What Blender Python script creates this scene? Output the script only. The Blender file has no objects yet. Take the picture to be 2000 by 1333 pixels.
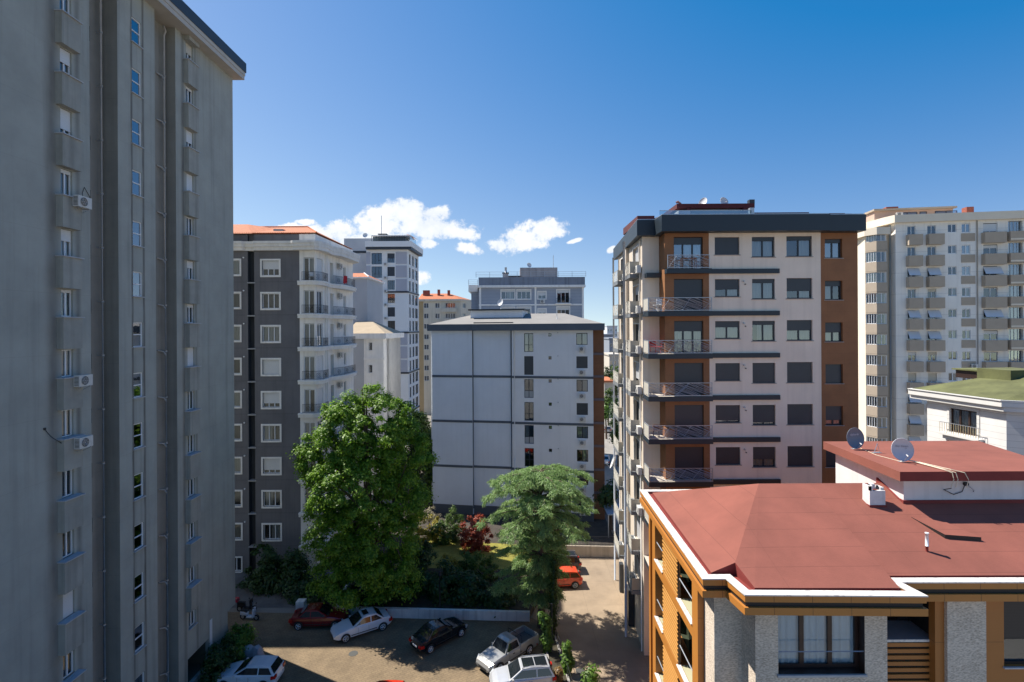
import bpy, math, random
import numpy as np
from mathutils import Vector, Matrix
C = bpy.context.scene
R = math.radians
# ---------------------------------------------------------------- camera
CAMH = 24.5; ROLL = 0.0055; HV = 640.0
cam = bpy.data.cameras.new('camera'); cam.lens = 18.0; cam.sensor_width = 36.0; cam.sensor_fit = 'HORIZONTAL'
cam.shift_y = -(666.5-HV)/2000.0; cam.clip_end = 4000; cam.clip_start = 0.2
co = bpy.data.objects.new('camera', cam); C.collection.objects.link(co)
co.location = (0, 0, CAMH); co.rotation_euler = (math.pi/2, ROLL, 0); C.camera = co
C.view_settings.view_transform = 'Standard'; C.view_settings.look = 'None'; C.view_settings.gamma = 1
C.view_settings.exposure = 0.75
# ---------------------------------------------------------------- sun: light travels (+.60,-.36,-1)
LD = Vector((0.68, -0.35, -1.0)).normalized()
EL = math.asin(-LD.z); AZ = math.atan2(-LD.x, -LD.y)          # azimuth of the sun from +Y towards +X
sl = bpy.data.lights.new('sun', 'SUN'); sl.energy = 5.0; sl.angle = R(0.5); sl.color = (1.0, 0.95, 0.87)
so = bpy.data.objects.new('sun', sl); C.collection.objects.link(so)
so.rotation_euler = LD.to_track_quat('-Z', 'Y').to_euler()
# ---------------------------------------------------------------- world: physical sky and far clouds laid out by direction
w = bpy.data.worlds.new('World'); C.world = w; w.use_nodes = True
nt = w.node_tree; nt.nodes.clear()
def N(t, kind, **kw):
    n = t.nodes.new(kind)
    for k, v in kw.items():
        if k.startswith('i_'):
            n.inputs[k[2:].replace('_', ' ')].default_value = v
        else: setattr(n, k, v)
    return n
def M(t, op, a, b=None, c=None):
    n = t.nodes.new('ShaderNodeMath'); n.operation = op
    for i, x in enumerate((a, b, c)):
        if x is None: continue
        if isinstance(x, (int, float)): n.inputs[i].default_value = x
        else: t.links.new(x, n.inputs[i])
    return n.outputs[0]
sky = N(nt, 'ShaderNodeTexSky'); sky.sky_type = 'NISHITA'; sky.sun_disc = False
sky.sun_elevation = EL; sky.sun_rotation = AZ; sky.altitude = 100; sky.air_density = 1.0; sky.dust_density = 0.2; sky.ozone_density = 1.6
hs = N(nt, 'ShaderNodeHueSaturation'); hs.inputs['Saturation'].default_value = 1.0; hs.inputs['Hue'].default_value = 0.5
sc1 = N(nt, 'ShaderNodeVectorMath'); sc1.operation = 'SCALE'; sc1.inputs['Scale'].default_value = .118; nt.links.new(sky.outputs[0], sc1.inputs[0])
sq = N(nt, 'ShaderNodeSeparateXYZ'); nt.links.new(sc1.outputs[0], sq.inputs[0]); gm = N(nt, 'ShaderNodeCombineXYZ')
nt.links.new(M(nt, 'MAXIMUM', .012, M(nt, 'MULTIPLY', M(nt, 'SUBTRACT', sq.outputs[0], .128), 1.32)), gm.inputs[0])
for i_, (pw_, k_) in ((1, (1.35, .98)), (2, (.75, .675))): nt.links.new(M(nt, 'MULTIPLY', M(nt, 'POWER', sq.outputs[i_], pw_), k_), gm.inputs[i_])
sc2 = N(nt, 'ShaderNodeVectorMath'); sc2.operation = 'SCALE'; sc2.inputs['Scale'].default_value = 1.0/.118; nt.links.new(gm.outputs[0], sc2.inputs[0])
nt.links.new(sc2.outputs[0], hs.inputs['Color'])
bg = N(nt, 'ShaderNodeBackground'); bg.inputs[1].default_value = 0.118
tt_ = N(nt, 'ShaderNodeVectorMath'); tt_.operation = 'MULTIPLY'; tt_.inputs[1].default_value = (1.0, 1.0, 1.0); nt.links.new(hs.outputs[0], tt_.inputs[0]); nt.links.new(tt_.outputs[0], bg.inputs[0])
tc = N(nt, 'ShaderNodeTexCoord'); sv = N(nt, 'ShaderNodeVectorMath'); sv.operation = 'MULTIPLY_ADD'; sv.inputs[1].default_value = (1, 1, .9); sv.inputs[2].default_value = (0, 0, .115)
nt.links.new(tc.outputs['Generated'], sv.inputs[0]); sn = N(nt, 'ShaderNodeVectorMath'); sn.operation = 'NORMALIZE'; nt.links.new(sv.outputs[0], sn.inputs[0]); nt.links.new(sn.outputs[0], sky.inputs[0])
sp = N(nt, 'ShaderNodeSeparateXYZ'); nt.links.new(tc.outputs['Generated'], sp.inputs[0])
yy = M(nt, 'MAXIMUM', sp.outputs[1], 0.02)
cx = M(nt, 'DIVIDE', sp.outputs[0], yy); cz = M(nt, 'DIVIDE', sp.outputs[2], yy)
cmb = N(nt, 'ShaderNodeCombineXYZ'); nt.links.new(cx, cmb.inputs[0]); nt.links.new(cz, cmb.inputs[1])
nz = N(nt, 'ShaderNodeTexNoise'); nz.inputs['Scale'].default_value = 34; nz.inputs['Detail'].default_value = 12; nz.inputs['Roughness'].default_value = 0.66
nt.links.new(cmb.outputs[0], nz.inputs['Vector'])
nz2 = N(nt, 'ShaderNodeTexNoise'); nz2.inputs['Scale'].default_value = 7; nz2.inputs['Detail'].default_value = 4
nt.links.new(cmb.outputs[0], nz2.inputs['Vector'])
CL = [(-.212, .236, .040, .018, .0), (-.150, .222, .035, .016, 0), (-.25, .222, .045, .018, .2), (-.215, .222, .070, .024, .0), (-.262, .202, .06, .026, .0), (-.165, .196, .085, .020, -.08), (-.11, .187, .045, .014, -.2), (-.345, .190, .065, .018, .1), (-.265, .172, .09, .016, 0), (-.36, .182, .05, .012, 0), (-.085, .156, .030, .011, -.25),
      (.032, .176, .062, .024, .28), (.060, .192, .050, .020, .0), (.012, .163, .060, .014, .05),
      (.124, .169, .014, .004, .3), (.195, .151, .010, .006, .5), (-.180, .098, .026, .013, 0), (-.400, .208, .020, .006, 0), (-.165, .163, .02, .009, 0), (-.43, .198, .03, .008, 0)]
acc = None
for (px, pz, rx, rz, ang) in CL:
    dx = M(nt, 'SUBTRACT', cx, px); dz = M(nt, 'SUBTRACT', cz, pz)
    ca, sa = math.cos(ang), math.sin(ang)
    a = M(nt, 'DIVIDE', M(nt, 'ADD', M(nt, 'MULTIPLY', dx, ca), M(nt, 'MULTIPLY', dz, sa)), rx)
    b = M(nt, 'DIVIDE', M(nt, 'SUBTRACT', M(nt, 'MULTIPLY', dz, ca), M(nt, 'MULTIPLY', dx, sa)), rz)
    e = M(nt, 'SUBTRACT', 1.0, M(nt, 'ADD', M(nt, 'MULTIPLY', a, a), M(nt, 'MULTIPLY', b, b)))
    acc = e if acc is None else M(nt, 'SMOOTH_MAX', acc, e, 0.35)
f = M(nt, 'ADD', acc, M(nt, 'MULTIPLY', M(nt, 'SUBTRACT', nz.outputs[0], 0.48), 5.0))
mr = N(nt, 'ShaderNodeMapRange'); mr.interpolation_type = 'SMOOTHSTEP'
mr.inputs['From Min'].default_value = -0.35; mr.inputs['From Max'].default_value = 0.75
nt.links.new(f, mr.inputs['Value'])
fr_ = M(nt, 'MULTIPLY', mr.outputs[0], M(nt, 'GREATER_THAN', sp.outputs[1], 0.1))
fac = M(nt, 'MULTIPLY', fr_, 0.97)
cr = N(nt, 'ShaderNodeValToRGB'); cr.color_ramp.elements[0].position = 0.35; cr.color_ramp.elements[0].color = (0.74, 0.79, 0.86, 1)
cr.color_ramp.elements[1].position = 0.62; cr.color_ramp.elements[1].color = (0.97, 0.97, 0.98, 1)
nt.links.new(M(nt, 'ADD', M(nt, 'MULTIPLY', nz2.outputs[0], .55), M(nt, 'ADD', M(nt, 'MULTIPLY', nz.outputs[0], .3), M(nt, 'MULTIPLY', f, 0.06))), cr.inputs[0])
cb = N(nt, 'ShaderNodeBackground'); cb.inputs[1].default_value = 0.70; nt.links.new(cr.outputs[0], cb.inputs[0])
mx = N(nt, 'ShaderNodeMixShader'); nt.links.new(fac, mx.inputs[0]); nt.links.new(bg.outputs[0], mx.inputs[1]); nt.links.new(cb.outputs[0], mx.inputs[2])
wo = N(nt, 'ShaderNodeOutputWorld'); nt.links.new(mx.outputs[0], wo.inputs[0])
# ---------------------------------------------------------------- pixel -> point helpers (real depth given)
def q(u, v): return ((u-1000) - ROLL*(v-HV))/1000.0, ((v-HV) + ROLL*(u-1000))/1000.0
def at(u, v, Y):
    a, b = q(u, v); return Vector((a*Y, Y, CAMH-b*Y))
def gr(u, v, z=0.0):
    a, b = q(u, v); Y = (CAMH-z)/b; return Vector((a*Y, Y, z))
class Fr:
    """wall frame: x to the right seen from outside, y into the building, z up"""
    def __init__(s, ox, oy, phi):
        s.ox, s.oy, s.phi = ox, oy, R(phi); s.c, s.s = math.cos(s.phi), math.sin(s.phi)
    def p(s, x, y, z): return (s.ox + x*s.c - y*s.s, s.oy + x*s.s + y*s.c, z)
    def off(s, x, y, dphi=0): P = s.p(x, y, 0); return Fr(P[0], P[1], math.degrees(s.phi)+dphi)
    def su(s, u, v=640.0, y=0.0):
        a, b = q(u, v); ox, oy, _ = s.p(0, y, 0)
        return (a*oy-ox)/(s.c - a*s.s)
    def sz(s, u, v, y=0.0):
        x = s.su(u, v, y); P = s.p(x, y, 0); return x, CAMH - q(u, v)[1]*P[1]
    def rect(s, u0, v0, u1, v1, y=0.0):     # pixel rectangle on this wall -> s0,s1,z0,z1
        vm = (v0+v1)/2; um = (u0+u1)/2
        return s.su(u0, vm, y), s.su(u1, vm, y), s.sz(um, v1, y)[1], s.sz(um, v0, y)[1]
W0 = Fr(0, 0, 0)
# ---------------------------------------------------------------- materials
MATS = {}
def mat(name, col, rough=0.8, noise=0.0, nscale=1.0, bump=0.0, bscale=8.0, metal=0.0, spec=0.5, stretch=None, extra=None, dirt=0.0):
    if name in MATS: return MATS[name]
    m = bpy.data.materials.new(name); m.use_nodes = True; t = m.node_tree; b = t.nodes['Principled BSDF']
    b.inputs['Base Color'].default_value = (*col, 1); b.inputs['Roughness'].default_value = rough
    b.inputs['Metallic'].default_value = metal; b.inputs['Specular IOR Level'].default_value = spec
    g = t.nodes.new('ShaderNodeNewGeometry'); pos = g.outputs['Position']
    colsock = None
    if noise > 0:
        mp = t.nodes.new('ShaderNodeMapping'); mp.inputs['Scale'].default_value = stretch or (1, 1, 1)
        t.links.new(pos, mp.inputs[0])
        n = t.nodes.new('ShaderNodeTexNoise'); n.inputs['Scale'].default_value = nscale; n.inputs['Detail'].default_value = 7; n.inputs['Roughness'].default_value = 0.62
        t.links.new(mp.outputs[0], n.inputs['Vector'])
        r = t.nodes.new('ShaderNodeMapRange'); r.inputs['From Min'].default_value = 0.3; r.inputs['From Max'].default_value = 0.7
        r.inputs['To Min'].default_value = 1-noise; r.inputs['To Max'].default_value = 1+noise*0.7
        t.links.new(n.outputs[0], r.inputs[0])
        vm = t.nodes.new('ShaderNodeVectorMath'); vm.operation = 'SCALE'; vm.inputs[0].default_value = col
        t.links.new(r.outputs[0], vm.inputs['Scale']); colsock = vm.outputs[0]
    if dirt > 0:   # rain streaks: noise stretched down the wall
        mp = t.nodes.new('ShaderNodeMapping'); mp.inputs['Scale'].default_value = (2.6, 2.6, 0.10)
        t.links.new(pos, mp.inputs[0])
        n = t.nodes.new('ShaderNodeTexNoise'); n.inputs['Scale'].default_value = 1.0; n.inputs['Detail'].default_value = 6
        t.links.new(mp.outputs[0], n.inputs['Vector'])
        r = t.nodes.new('ShaderNodeMapRange'); r.inputs['From Min'].default_value = 0.5; r.inputs['From Max'].default_value = 0.72
        r.inputs['To Min'].default_value = 1.0; r.inputs['To Max'].default_value = 1-dirt
        t.links.new(n.outputs[0], r.inputs[0])
        vm = t.nodes.new('ShaderNodeVectorMath'); vm.operation = 'SCALE'
        if colsock: t.links.new(colsock, vm.inputs[0])
        else: vm.inputs[0].default_value = col
        t.links.new(r.outputs[0], vm.inputs['Scale']); colsock = vm.outputs[0]
    if extra: colsock = extra(t, pos, colsock, b)
    if colsock: t.links.new(colsock, b.inputs['Base Color'])
    if bump > 0:
        n = t.nodes.new('ShaderNodeTexNoise'); n.inputs['Scale'].default_value = bscale; n.inputs['Detail'].default_value = 5
        t.links.new(pos, n.inputs['Vector'])
        bp = t.nodes.new('ShaderNodeBump'); bp.inputs['Strength'].default_value = bump; bp.inputs['Distance'].default_value = 0.05
        t.links.new(n.outputs[0], bp.inputs['Height']); t.links.new(bp.outputs[0], b.inputs['Normal'])
    MATS[name] = m; return m
def lines(axis, period, width, dark, offset=0.0, jitter=0.0):
    """thin joints repeating along an axis of the surface position (board, panel or membrane seams)"""
    def ex(t, pos, cs, b):
        s = t.nodes.new('ShaderNodeSeparateXYZ'); t.links.new(pos, s.inputs[0]); a = s.outputs[axis]
        if jitter:
            n = t.nodes.new('ShaderNodeTexNoise'); n.inputs['Scale'].default_value = 0.35; t.links.new(pos, n.inputs['Vector'])
            a = M(t, 'ADD', a, M(t, 'MULTIPLY', n.outputs[0], jitter))
        fr = M(t, 'FRACT', M(t, 'DIVIDE', M(t, 'ADD', a, offset+1000*period), period))
        lt = M(t, 'LESS_THAN', fr, width/period)
        k = M(t, 'SUBTRACT', 1.0, M(t, 'MULTIPLY', lt, 1-dark))
        vm = t.nodes.new('ShaderNodeVectorMath'); vm.operation = 'SCALE'
        if cs: t.links.new(cs, vm.inputs[0])
        else: vm.inputs[0].default_value = b.inputs['Base Color'].default_value[:3]
        t.links.new(k, vm.inputs['Scale']); return vm.outputs[0]
    return ex
def both(*fs):
    def ex(t, pos, cs, b):
        for f in fs: cs = f(t, pos, cs, b)
        return cs
    return ex
def glass(name, tint=(0.62, 0.66, 0.68), lo=0.13, hi=0.95, blend=0.35):
    if name in MATS: return MATS[name]
    m = bpy.data.materials.new(name); m.use_nodes = True; t = m.node_tree; t.nodes.clear()
    tr = N(t, 'ShaderNodeBsdfTransparent'); tr.inputs[0].default_value = (*tint, 1)
    gl = N(t, 'ShaderNodeBsdfGlossy'); gl.inputs[0].default_value = (0.9, 0.95, 1, 1); gl.inputs[1].default_value = 0.02
    lw = N(t, 'ShaderNodeLayerWeight'); lw.inputs[0].default_value = blend
    r = N(t, 'ShaderNodeMapRange'); r.inputs['To Min'].default_value = lo; r.inputs['To Max'].default_value = hi
    t.links.new(lw.outputs['Fresnel'], r.inputs[0])
    mx = N(t, 'ShaderNodeMixShader'); t.links.new(r.outputs[0], mx.inputs[0]); t.links.new(tr.outputs[0], mx.inputs[1]); t.links.new(gl.outputs[0], mx.inputs[2])
    g = N(t, 'ShaderNodeNewGeometry'); n = N(t, 'ShaderNodeTexNoise'); n.inputs['Scale'].default_value = 1.3; t.links.new(g.outputs['Position'], n.inputs['Vector'])
    bp = N(t, 'ShaderNodeBump'); bp.inputs['Strength'].default_value = 0.12; bp.inputs['Distance'].default_value = 0.02; t.links.new(n.outputs[0], bp.inputs['Height'])
    t.links.new(bp.outputs[0], gl.inputs['Normal'])
    o = N(t, 'ShaderNodeOutputMaterial'); t.links.new(mx.outputs[0], o.inputs[0]); MATS[name] = m; return m
def leafmat(name, c1, c2, transl=0.35, rough=0.5):
    if name in MATS: return MATS[name]
    m = bpy.data.materials.new(name); m.use_nodes = True; t = m.node_tree; b = t.nodes['Principled BSDF']; o = t.nodes['Material Output']
    g = N(t, 'ShaderNodeNewGeometry'); n = N(t, 'ShaderNodeTexNoise'); n.inputs['Scale'].default_value = 0.9; n.inputs['Detail'].default_value = 3
    t.links.new(g.outputs['Position'], n.inputs['Vector'])
    f = M(t, 'ADD', M(t, 'MULTIPLY', g.outputs['Random Per Island'], 0.6), M(t, 'MULTIPLY', n.outputs[0], 0.4))
    cr = N(t, 'ShaderNodeValToRGB'); cr.color_ramp.elements[0].color = (*c1, 1); cr.color_ramp.elements[1].color = (*c2, 1)
    cr.color_ramp.elements[0].position = 0.2; cr.color_ramp.elements[1].position = 0.8
    t.links.new(f, cr.inputs[0]); t.links.new(cr.outputs[0], b.inputs['Base Color']); b.inputs['Roughness'].default_value = rough
    tl = N(t, 'ShaderNodeBsdfTranslucent'); t.links.new(cr.outputs[0], tl.inputs[0])
    mx = N(t, 'ShaderNodeMixShader'); mx.inputs[0].default_value = transl
    t.links.new(b.outputs[0], mx.inputs[1]); t.links.new(tl.outputs[0], mx.inputs[2]); t.links.new(mx.outputs[0], o.inputs[0])
    MATS[name] = m; return m
white = mat('white_pvc', (0.74, 0.75, 0.76), 0.4)
shut_w = mat('white_shutter', (0.66, 0.66, 0.65), 0.5, extra=lines(2, 0.05, 0.008, 0.6))
shut_c = mat('cream_shutter', (0.55, 0.50, 0.40), 0.5, extra=lines(2, 0.05, 0.008, 0.6))
anth = mat('anthracite_metal', (0.025, 0.032, 0.042), 0.45)
shut_d = mat('anthracite_shutter', (0.036, 0.044, 0.055), 0.38, extra=lines(2, 0.05, 0.008, 0.55), noise=0.12)
brownf = mat('dark_brown_frame', (0.035, 0.018, 0.014), 0.4)
room = mat('room_dark', (0.035, 0.033, 0.032), 0.9)
curt = mat('curtain_cloth', (0.62, 0.62, 0.60), 0.9)
curt_b = mat('cream_curtain', (0.45, 0.38, 0.28), 0.9)
gl1 = glass('window_glass')
gl2 = glass('bluish_glass', (0.5, 0.65, 0.7), 0.3, 0.95)
steel = mat('galvanised_steel', (0.42, 0.44, 0.47), 0.4, metal=0.6)
black = mat('black_iron', (0.012, 0.013, 0.016), 0.5)
rubber = mat('rubber', (0.015, 0.015, 0.016), 0.8)
acw = mat('ac_casing', (0.60, 0.58, 0.54), 0.5, noise=0.1, nscale=6)
acg = mat('ac_grille', (0.07, 0.07, 0.07), 0.6)
# ---------------------------------------------------------------- mesh builder
class MB:
    def __init__(s, fr=W0): s.v = []; s.f = []; s.mi = []; s.m = []; s.fr = fr; s.sm = []
    def mid(s, m):
        if m not in s.m: s.m.append(m)
        return s.m.index(m)
    def face(s, pts, m, smooth=False):
        b = len(s.v)
        for p in pts: s.v.append(s.fr.p(*p))
        s.f.append(list(range(b, b+len(pts)))); s.mi.append(s.mid(m)); s.sm.append(smooth)
    def box(s, x0, x1, y0, y1, z0, z1, m):
        b = len(s.v)
        for z in (z0, z1):
            for (x, y) in ((x0, y0), (x1, y0), (x1, y1), (x0, y1)): s.v.append(s.fr.p(x, y, z))
        for f in ((0, 3, 2, 1), (4, 5, 6, 7), (0, 1, 5, 4), (1, 2, 6, 5), (2, 3, 7, 6), (3, 0, 4, 7)):
            s.f.append([b+i for i in f]); s.mi.append(s.mid(m)); s.sm.append(False)
    def prism(s, pts, z0, z1, m, mtop=None):
        n = len(pts); b = len(s.v)
        for z in (z0, z1):
            for i, (x, y) in enumerate(pts): s.v.append(s.fr.p(x, y, z(x, y) if callable(z) else z))
        A = 0.5*sum(pts[i][0]*pts[(i+1) % n][1]-pts[(i+1) % n][0]*pts[i][1] for i in range(n))
        idx = list(range(n)) if A > 0 else list(range(n))[::-1]
        s.f.append([b+i for i in idx[::-1]]); s.mi.append(s.mid(m)); s.sm.append(False)
        s.f.append([b+n+i for i in idx]); s.mi.append(s.mid(mtop or m)); s.sm.append(False)
        for k in range(n):
            i, j = idx[k], idx[(k+1) % n]
            s.f.append([b+i, b+j, b+n+j, b+n+i]); s.mi.append(s.mid(m)); s.sm.append(False)
    def tube(s, pts, r, m, n=8, cap=True):
        pts = [Vector(s.fr.p(*p)) for p in pts]; rings = []
        for i, p in enumerate(pts):
            d = (pts[min(i+1, len(pts)-1)]-pts[max(i-1, 0)]).normalized()
            a = d.cross(Vector((0, 0, 1)));
            if a.length < 1e-3: a = Vector((1, 0, 0))
            a.normalize(); b2 = d.cross(a); rr = r[i] if isinstance(r, (list, tuple)) else r
            rings.append([len(s.v)+k for k in range(n)])
            for k in range(n):
                t = 2*math.pi*k/n; s.v.append(tuple(p + a*math.cos(t)*rr + b2*math.sin(t)*rr))
        for i in range(len(rings)-1):
            for k in range(n):
                s.f.append([rings[i][k], rings[i][(k+1) % n], rings[i+1][(k+1) % n], rings[i+1][k]]); s.mi.append(s.mid(m)); s.sm.append(n > 5)
        if cap:
            s.f.append(rings[0]); s.mi.append(s.mid(m)); s.sm.append(False); s.f.append(rings[-1][::-1]); s.mi.append(s.mid(m)); s.sm.append(False)
    def bar(s, p, e, r, m): s.tube([p, e], r, m, 4)
    def wall(s, x0, x1, z0, z1, holes, m, y=0.0, rev=0.14, room_m=None, deep=0.6, rm=None):
        xs = sorted(set([x0, x1] + [min(max(a, x0), x1) for h in holes for a in h[:2]])); zs = sorted(set([z0, z1] + [min(max(a, z0), z1) for h in holes for a in h[2:4]]))
        for i in range(len(xs)-1):
            if xs[i+1]-xs[i] < 1e-5: continue
            run = None
            for j in range(len(zs)-1):
                if zs[j+1]-zs[j] < 1e-5: continue
                cx_, cz_ = (xs[i]+xs[i+1])/2, (zs[j]+zs[j+1])/2
                if any(h[0] < cx_ < h[1] and h[2] < cz_ < h[3] for h in holes): continue
                s.face([(xs[i], y, zs[j]), (xs[i+1], y, zs[j]), (xs[i+1], y, zs[j+1]), (xs[i], y, zs[j+1])], m)
        for h in holes:
            a, b, c, d = h[:4]; r = h[4] if len(h) > 4 else rev; k = rm or m; rr = room_m or room
            for (d0, d1, mm) in ((y, y+r, k), (y+r, y+r+deep, rr)):
                s.face([(a, d0, c), (a, d1, c), (b, d1, c), (b, d0, c)], mm); s.face([(a, d0, d), (b, d0, d), (b, d1, d), (a, d1, d)], mm)
                s.face([(a, d0, c), (a, d0, d), (a, d1, d), (a, d1, c)], mm); s.face([(b, d0, c), (b, d1, c), (b, d1, d), (b, d0, d)], mm)
            e = y+r+deep; s.face([(a, e, c), (b, e, c), (b, e, d), (a, e, d)], rr)
    def mesh(s, name, off=(0, 0, 0), smooth_angle=None):
        me = bpy.data.meshes.new(name)
        me.from_pydata([(a-off[0], b-off[1], c-off[2]) for a, b, c in s.v], [], s.f)
        for m in s.m: me.materials.append(m)
        me.polygons.foreach_set('material_index', s.mi)
        if smooth_angle: me.polygons.foreach_set('use_smooth', [True]*len(s.f)); me.update(); me.set_sharp_from_angle(angle=R(smooth_angle))
        else: me.polygons.foreach_set('use_smooth', s.sm)
        me.update(); return me
    def build(s, name, parent=None, label=None, cat=None, group=None, kind=None, smooth=None):
        P = np.array(s.v); lo, hi = P.min(0), P.max(0); o = ((lo[0]+hi[0])/2, (lo[1]+hi[1])/2, lo[2])
        ob = bpy.data.objects.new(name, s.mesh(name, o, smooth)); C.collection.objects.link(ob)
        W = Vector(o)
        if parent is not None: ob.parent = parent; ob.location = W - Vector(parent['_w']) if '_w' in parent else W
        else: ob.location = W
        ob['_w'] = tuple(W)
        tag(ob, label, cat, group, kind); return ob
def tag(o, label=None, cat=None, group=None, kind=None):
    if label: o['label'] = label
    if cat: o['category'] = cat
    if group: o['group'] = group
    if kind: o['kind'] = kind
def thing(name, loc, label, cat, group=None, rz=0.0):
    o = bpy.data.objects.new(name, None); C.collection.objects.link(o); o.location = loc; o.rotation_euler = (0, 0, rz); o['_w'] = tuple(loc)
    o.empty_display_size = 0.3; tag(o, label, cat, group); return o
def link(name, me, parent, loc=(0, 0, 0), rz=0.0):
    o = bpy.data.objects.new(name, me); C.collection.objects.link(o); o.parent = parent; o.location = loc; o.rotation_euler = (0, 0, rz); return o
# ---------------------------------------------------------------- windows
WC = {}
def cached(key, fn):
    if key not in WC: WC[key] = fn()
    return WC[key]
def win(parent, fr, s, z, w, h, n=2, dep=0.14, m=None, fw=0.06, tr=None, shut=0.0, sm=None, cur=None, sill=None, sur=None, g=None, cm=None, box=0.0, surw=0.2, low=None):
    """window in a wall opening: frame (window), pane, shutter, curtain, sill; sur = raised surround"""
    m = m or white; sm = sm or shut_w; g = g or gl1; cm = cm or curt; w = round(w, 2); h = round(h, 2)
    def fm():
        b = MB(); b.box(0, fw, 0, .07, 0, h, m); b.box(w-fw, w, 0, .07, 0, h, m); b.box(fw, w-fw, 0, .07, 0, fw, m); b.box(fw, w-fw, 0, .07, h-fw, h, m)
        for i in range(1, n): x = w*i/n; b.box(x-fw*.65, x+fw*.65, -.004, .066, fw, h-fw, m)
        for t in (tr or ()): b.box(fw, w-fw, .002, .06, h*t-fw*.5, h*t+fw*.5, m)
        if box > 0: b.box(0, w, -.05, .0, h-box, h, sm)
        if sur:
            a = surw; k = dep+.05
            b.box(-a, 0, -k, -dep+.05, -a, h+a, sur); b.box(w, w+a, -k, -dep+.05, -a, h+a, sur); b.box(0, w, -k, -dep+.05, h, h+a, sur); b.box(0, w, -k-.03, -dep+.05, -a, 0, sur)
        return b.mesh('window')
    me = cached(('f', w, h, n, fw, m.name, tr, box, sur.name if sur else 0, surw, dep, sm.name), fm)
    P = Vector(fr.p(s, dep, z)) - Vector(parent['_w'])
    o = link('window', me, parent, P, fr.phi)
    def pm():
        b = MB(); b.face([(fw*.5, .045, fw*.5), (w-fw*.5, .045, fw*.5), (w-fw*.5, .045, h-fw*.5), (fw*.5, .045, h-fw*.5)], g); return b.mesh('pane')
    link('pane', cached(('p', w, h, fw, g.name), pm), o)
    if shut > 0:
        sh = round(h*shut, 2)
        def shm(): b = MB(); b.box(.02, w-.02, -.035, -.008, h-sh, h-.01, sm); b.box(.02, w-.02, -.042, -.002, h-sh-.04, h-sh, sm); return b.mesh('shutter')
        link('shutter', cached(('s', w, h, sh, sm.name), shm), o)
    if cur:
        def cmm():
            b = MB(); r_ = random.Random(int(w*100+cur[0]*77+cur[1]*31)); x0, x1 = cur[0]*w, cur[1]*w; k = max(6, int((x1-x0)/.06)); pts = []
            for i in range(k+1): x = x0+(x1-x0)*i/k; pts.append((x, .14+.045*math.sin(i*1.7+r_.random()*1.6)))
            for i in range(k): b.face([(pts[i][0], pts[i][1], .05), (pts[i+1][0], pts[i+1][1], .05), (pts[i+1][0], pts[i+1][1], h-.05), (pts[i][0], pts[i][1], h-.05)], cm, True)
            return b.mesh('curtain')
        link('curtain', cached(('c', w, h, cur, cm.name), cmm), o)
    if sill:
        def slm(): b = MB(); b.box(-.08, w+.08, -dep-sill[0], -.002, -.05, 0, sill[1]); return b.mesh('sill')
        link('sill', cached(('l', w, dep, sill[0], sill[1].name), slm), o)
    if low:
        def lm(): b = MB(); b.box(.05, w-.05, .0, .035, fw, h*low[0], low[1]); return b.mesh('lower_panel')
        link('lower_panel', cached(('lp', w, h, low[0], low[1].name), lm), o)
    return o
def ac_mesh(w=.8, h=.55, d=.3):
    b = MB(); b.box(0, w, -d, 0, 0, h, acw)
    for i in range(7): b.box(-.004, .0, -d+.04, -.04, .06+i*.065, .095+i*.065, acg)
    k = 20; c = (w*.40, h*.5); r = h*.40
    b.face([(c[0]+r*math.cos(2*math.pi*i/k), -d-.006, c[1]+r*math.sin(2*math.pi*i/k)) for i in range(k)], acg)
    return b.mesh('casing')
def fan_mesh(w=.8, h=.55, d=.3):
    b = MB(); c = (w*.40, h*.5); r = h*.40; k = 20
    for rr in (r, r*.7, r*.45): b.tube([(c[0]+rr*math.cos(2*math.pi*i/k), -d-.02, c[1]+rr*math.sin(2*math.pi*i/k)) for i in range(k+1)], .008, acw, 4)
    for i in range(6): a = i*math.pi/3; b.bar((c[0], -d-.02, c[1]), (c[0]+r*math.cos(a), -d-.02, c[1]+r*math.sin(a)), .006, acw)
    return b.mesh('fan_grille')
def bracket_mesh(w=.8, h=.55, d=.3):
    b = MB()
    for x in (.12, w-.14): b.box(x, x+.03, -d, .12, -.04, -.002, steel); b.bar((x+.015, -d+.02, -.03), (x+.015, .12, -.22), .012, steel)
    return b.mesh('bracket')
def ac(fr, s, z, label, group=None, dep=-.12):
    o = thing('air_conditioner', fr.p(s, dep, z), label, 'air conditioner', group, fr.phi)
    link('casing', cached('acc', ac_mesh), o); link('fan_grille', cached('acf', fan_mesh), o); link('bracket', cached('acb', bracket_mesh), o)
    return o
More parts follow.
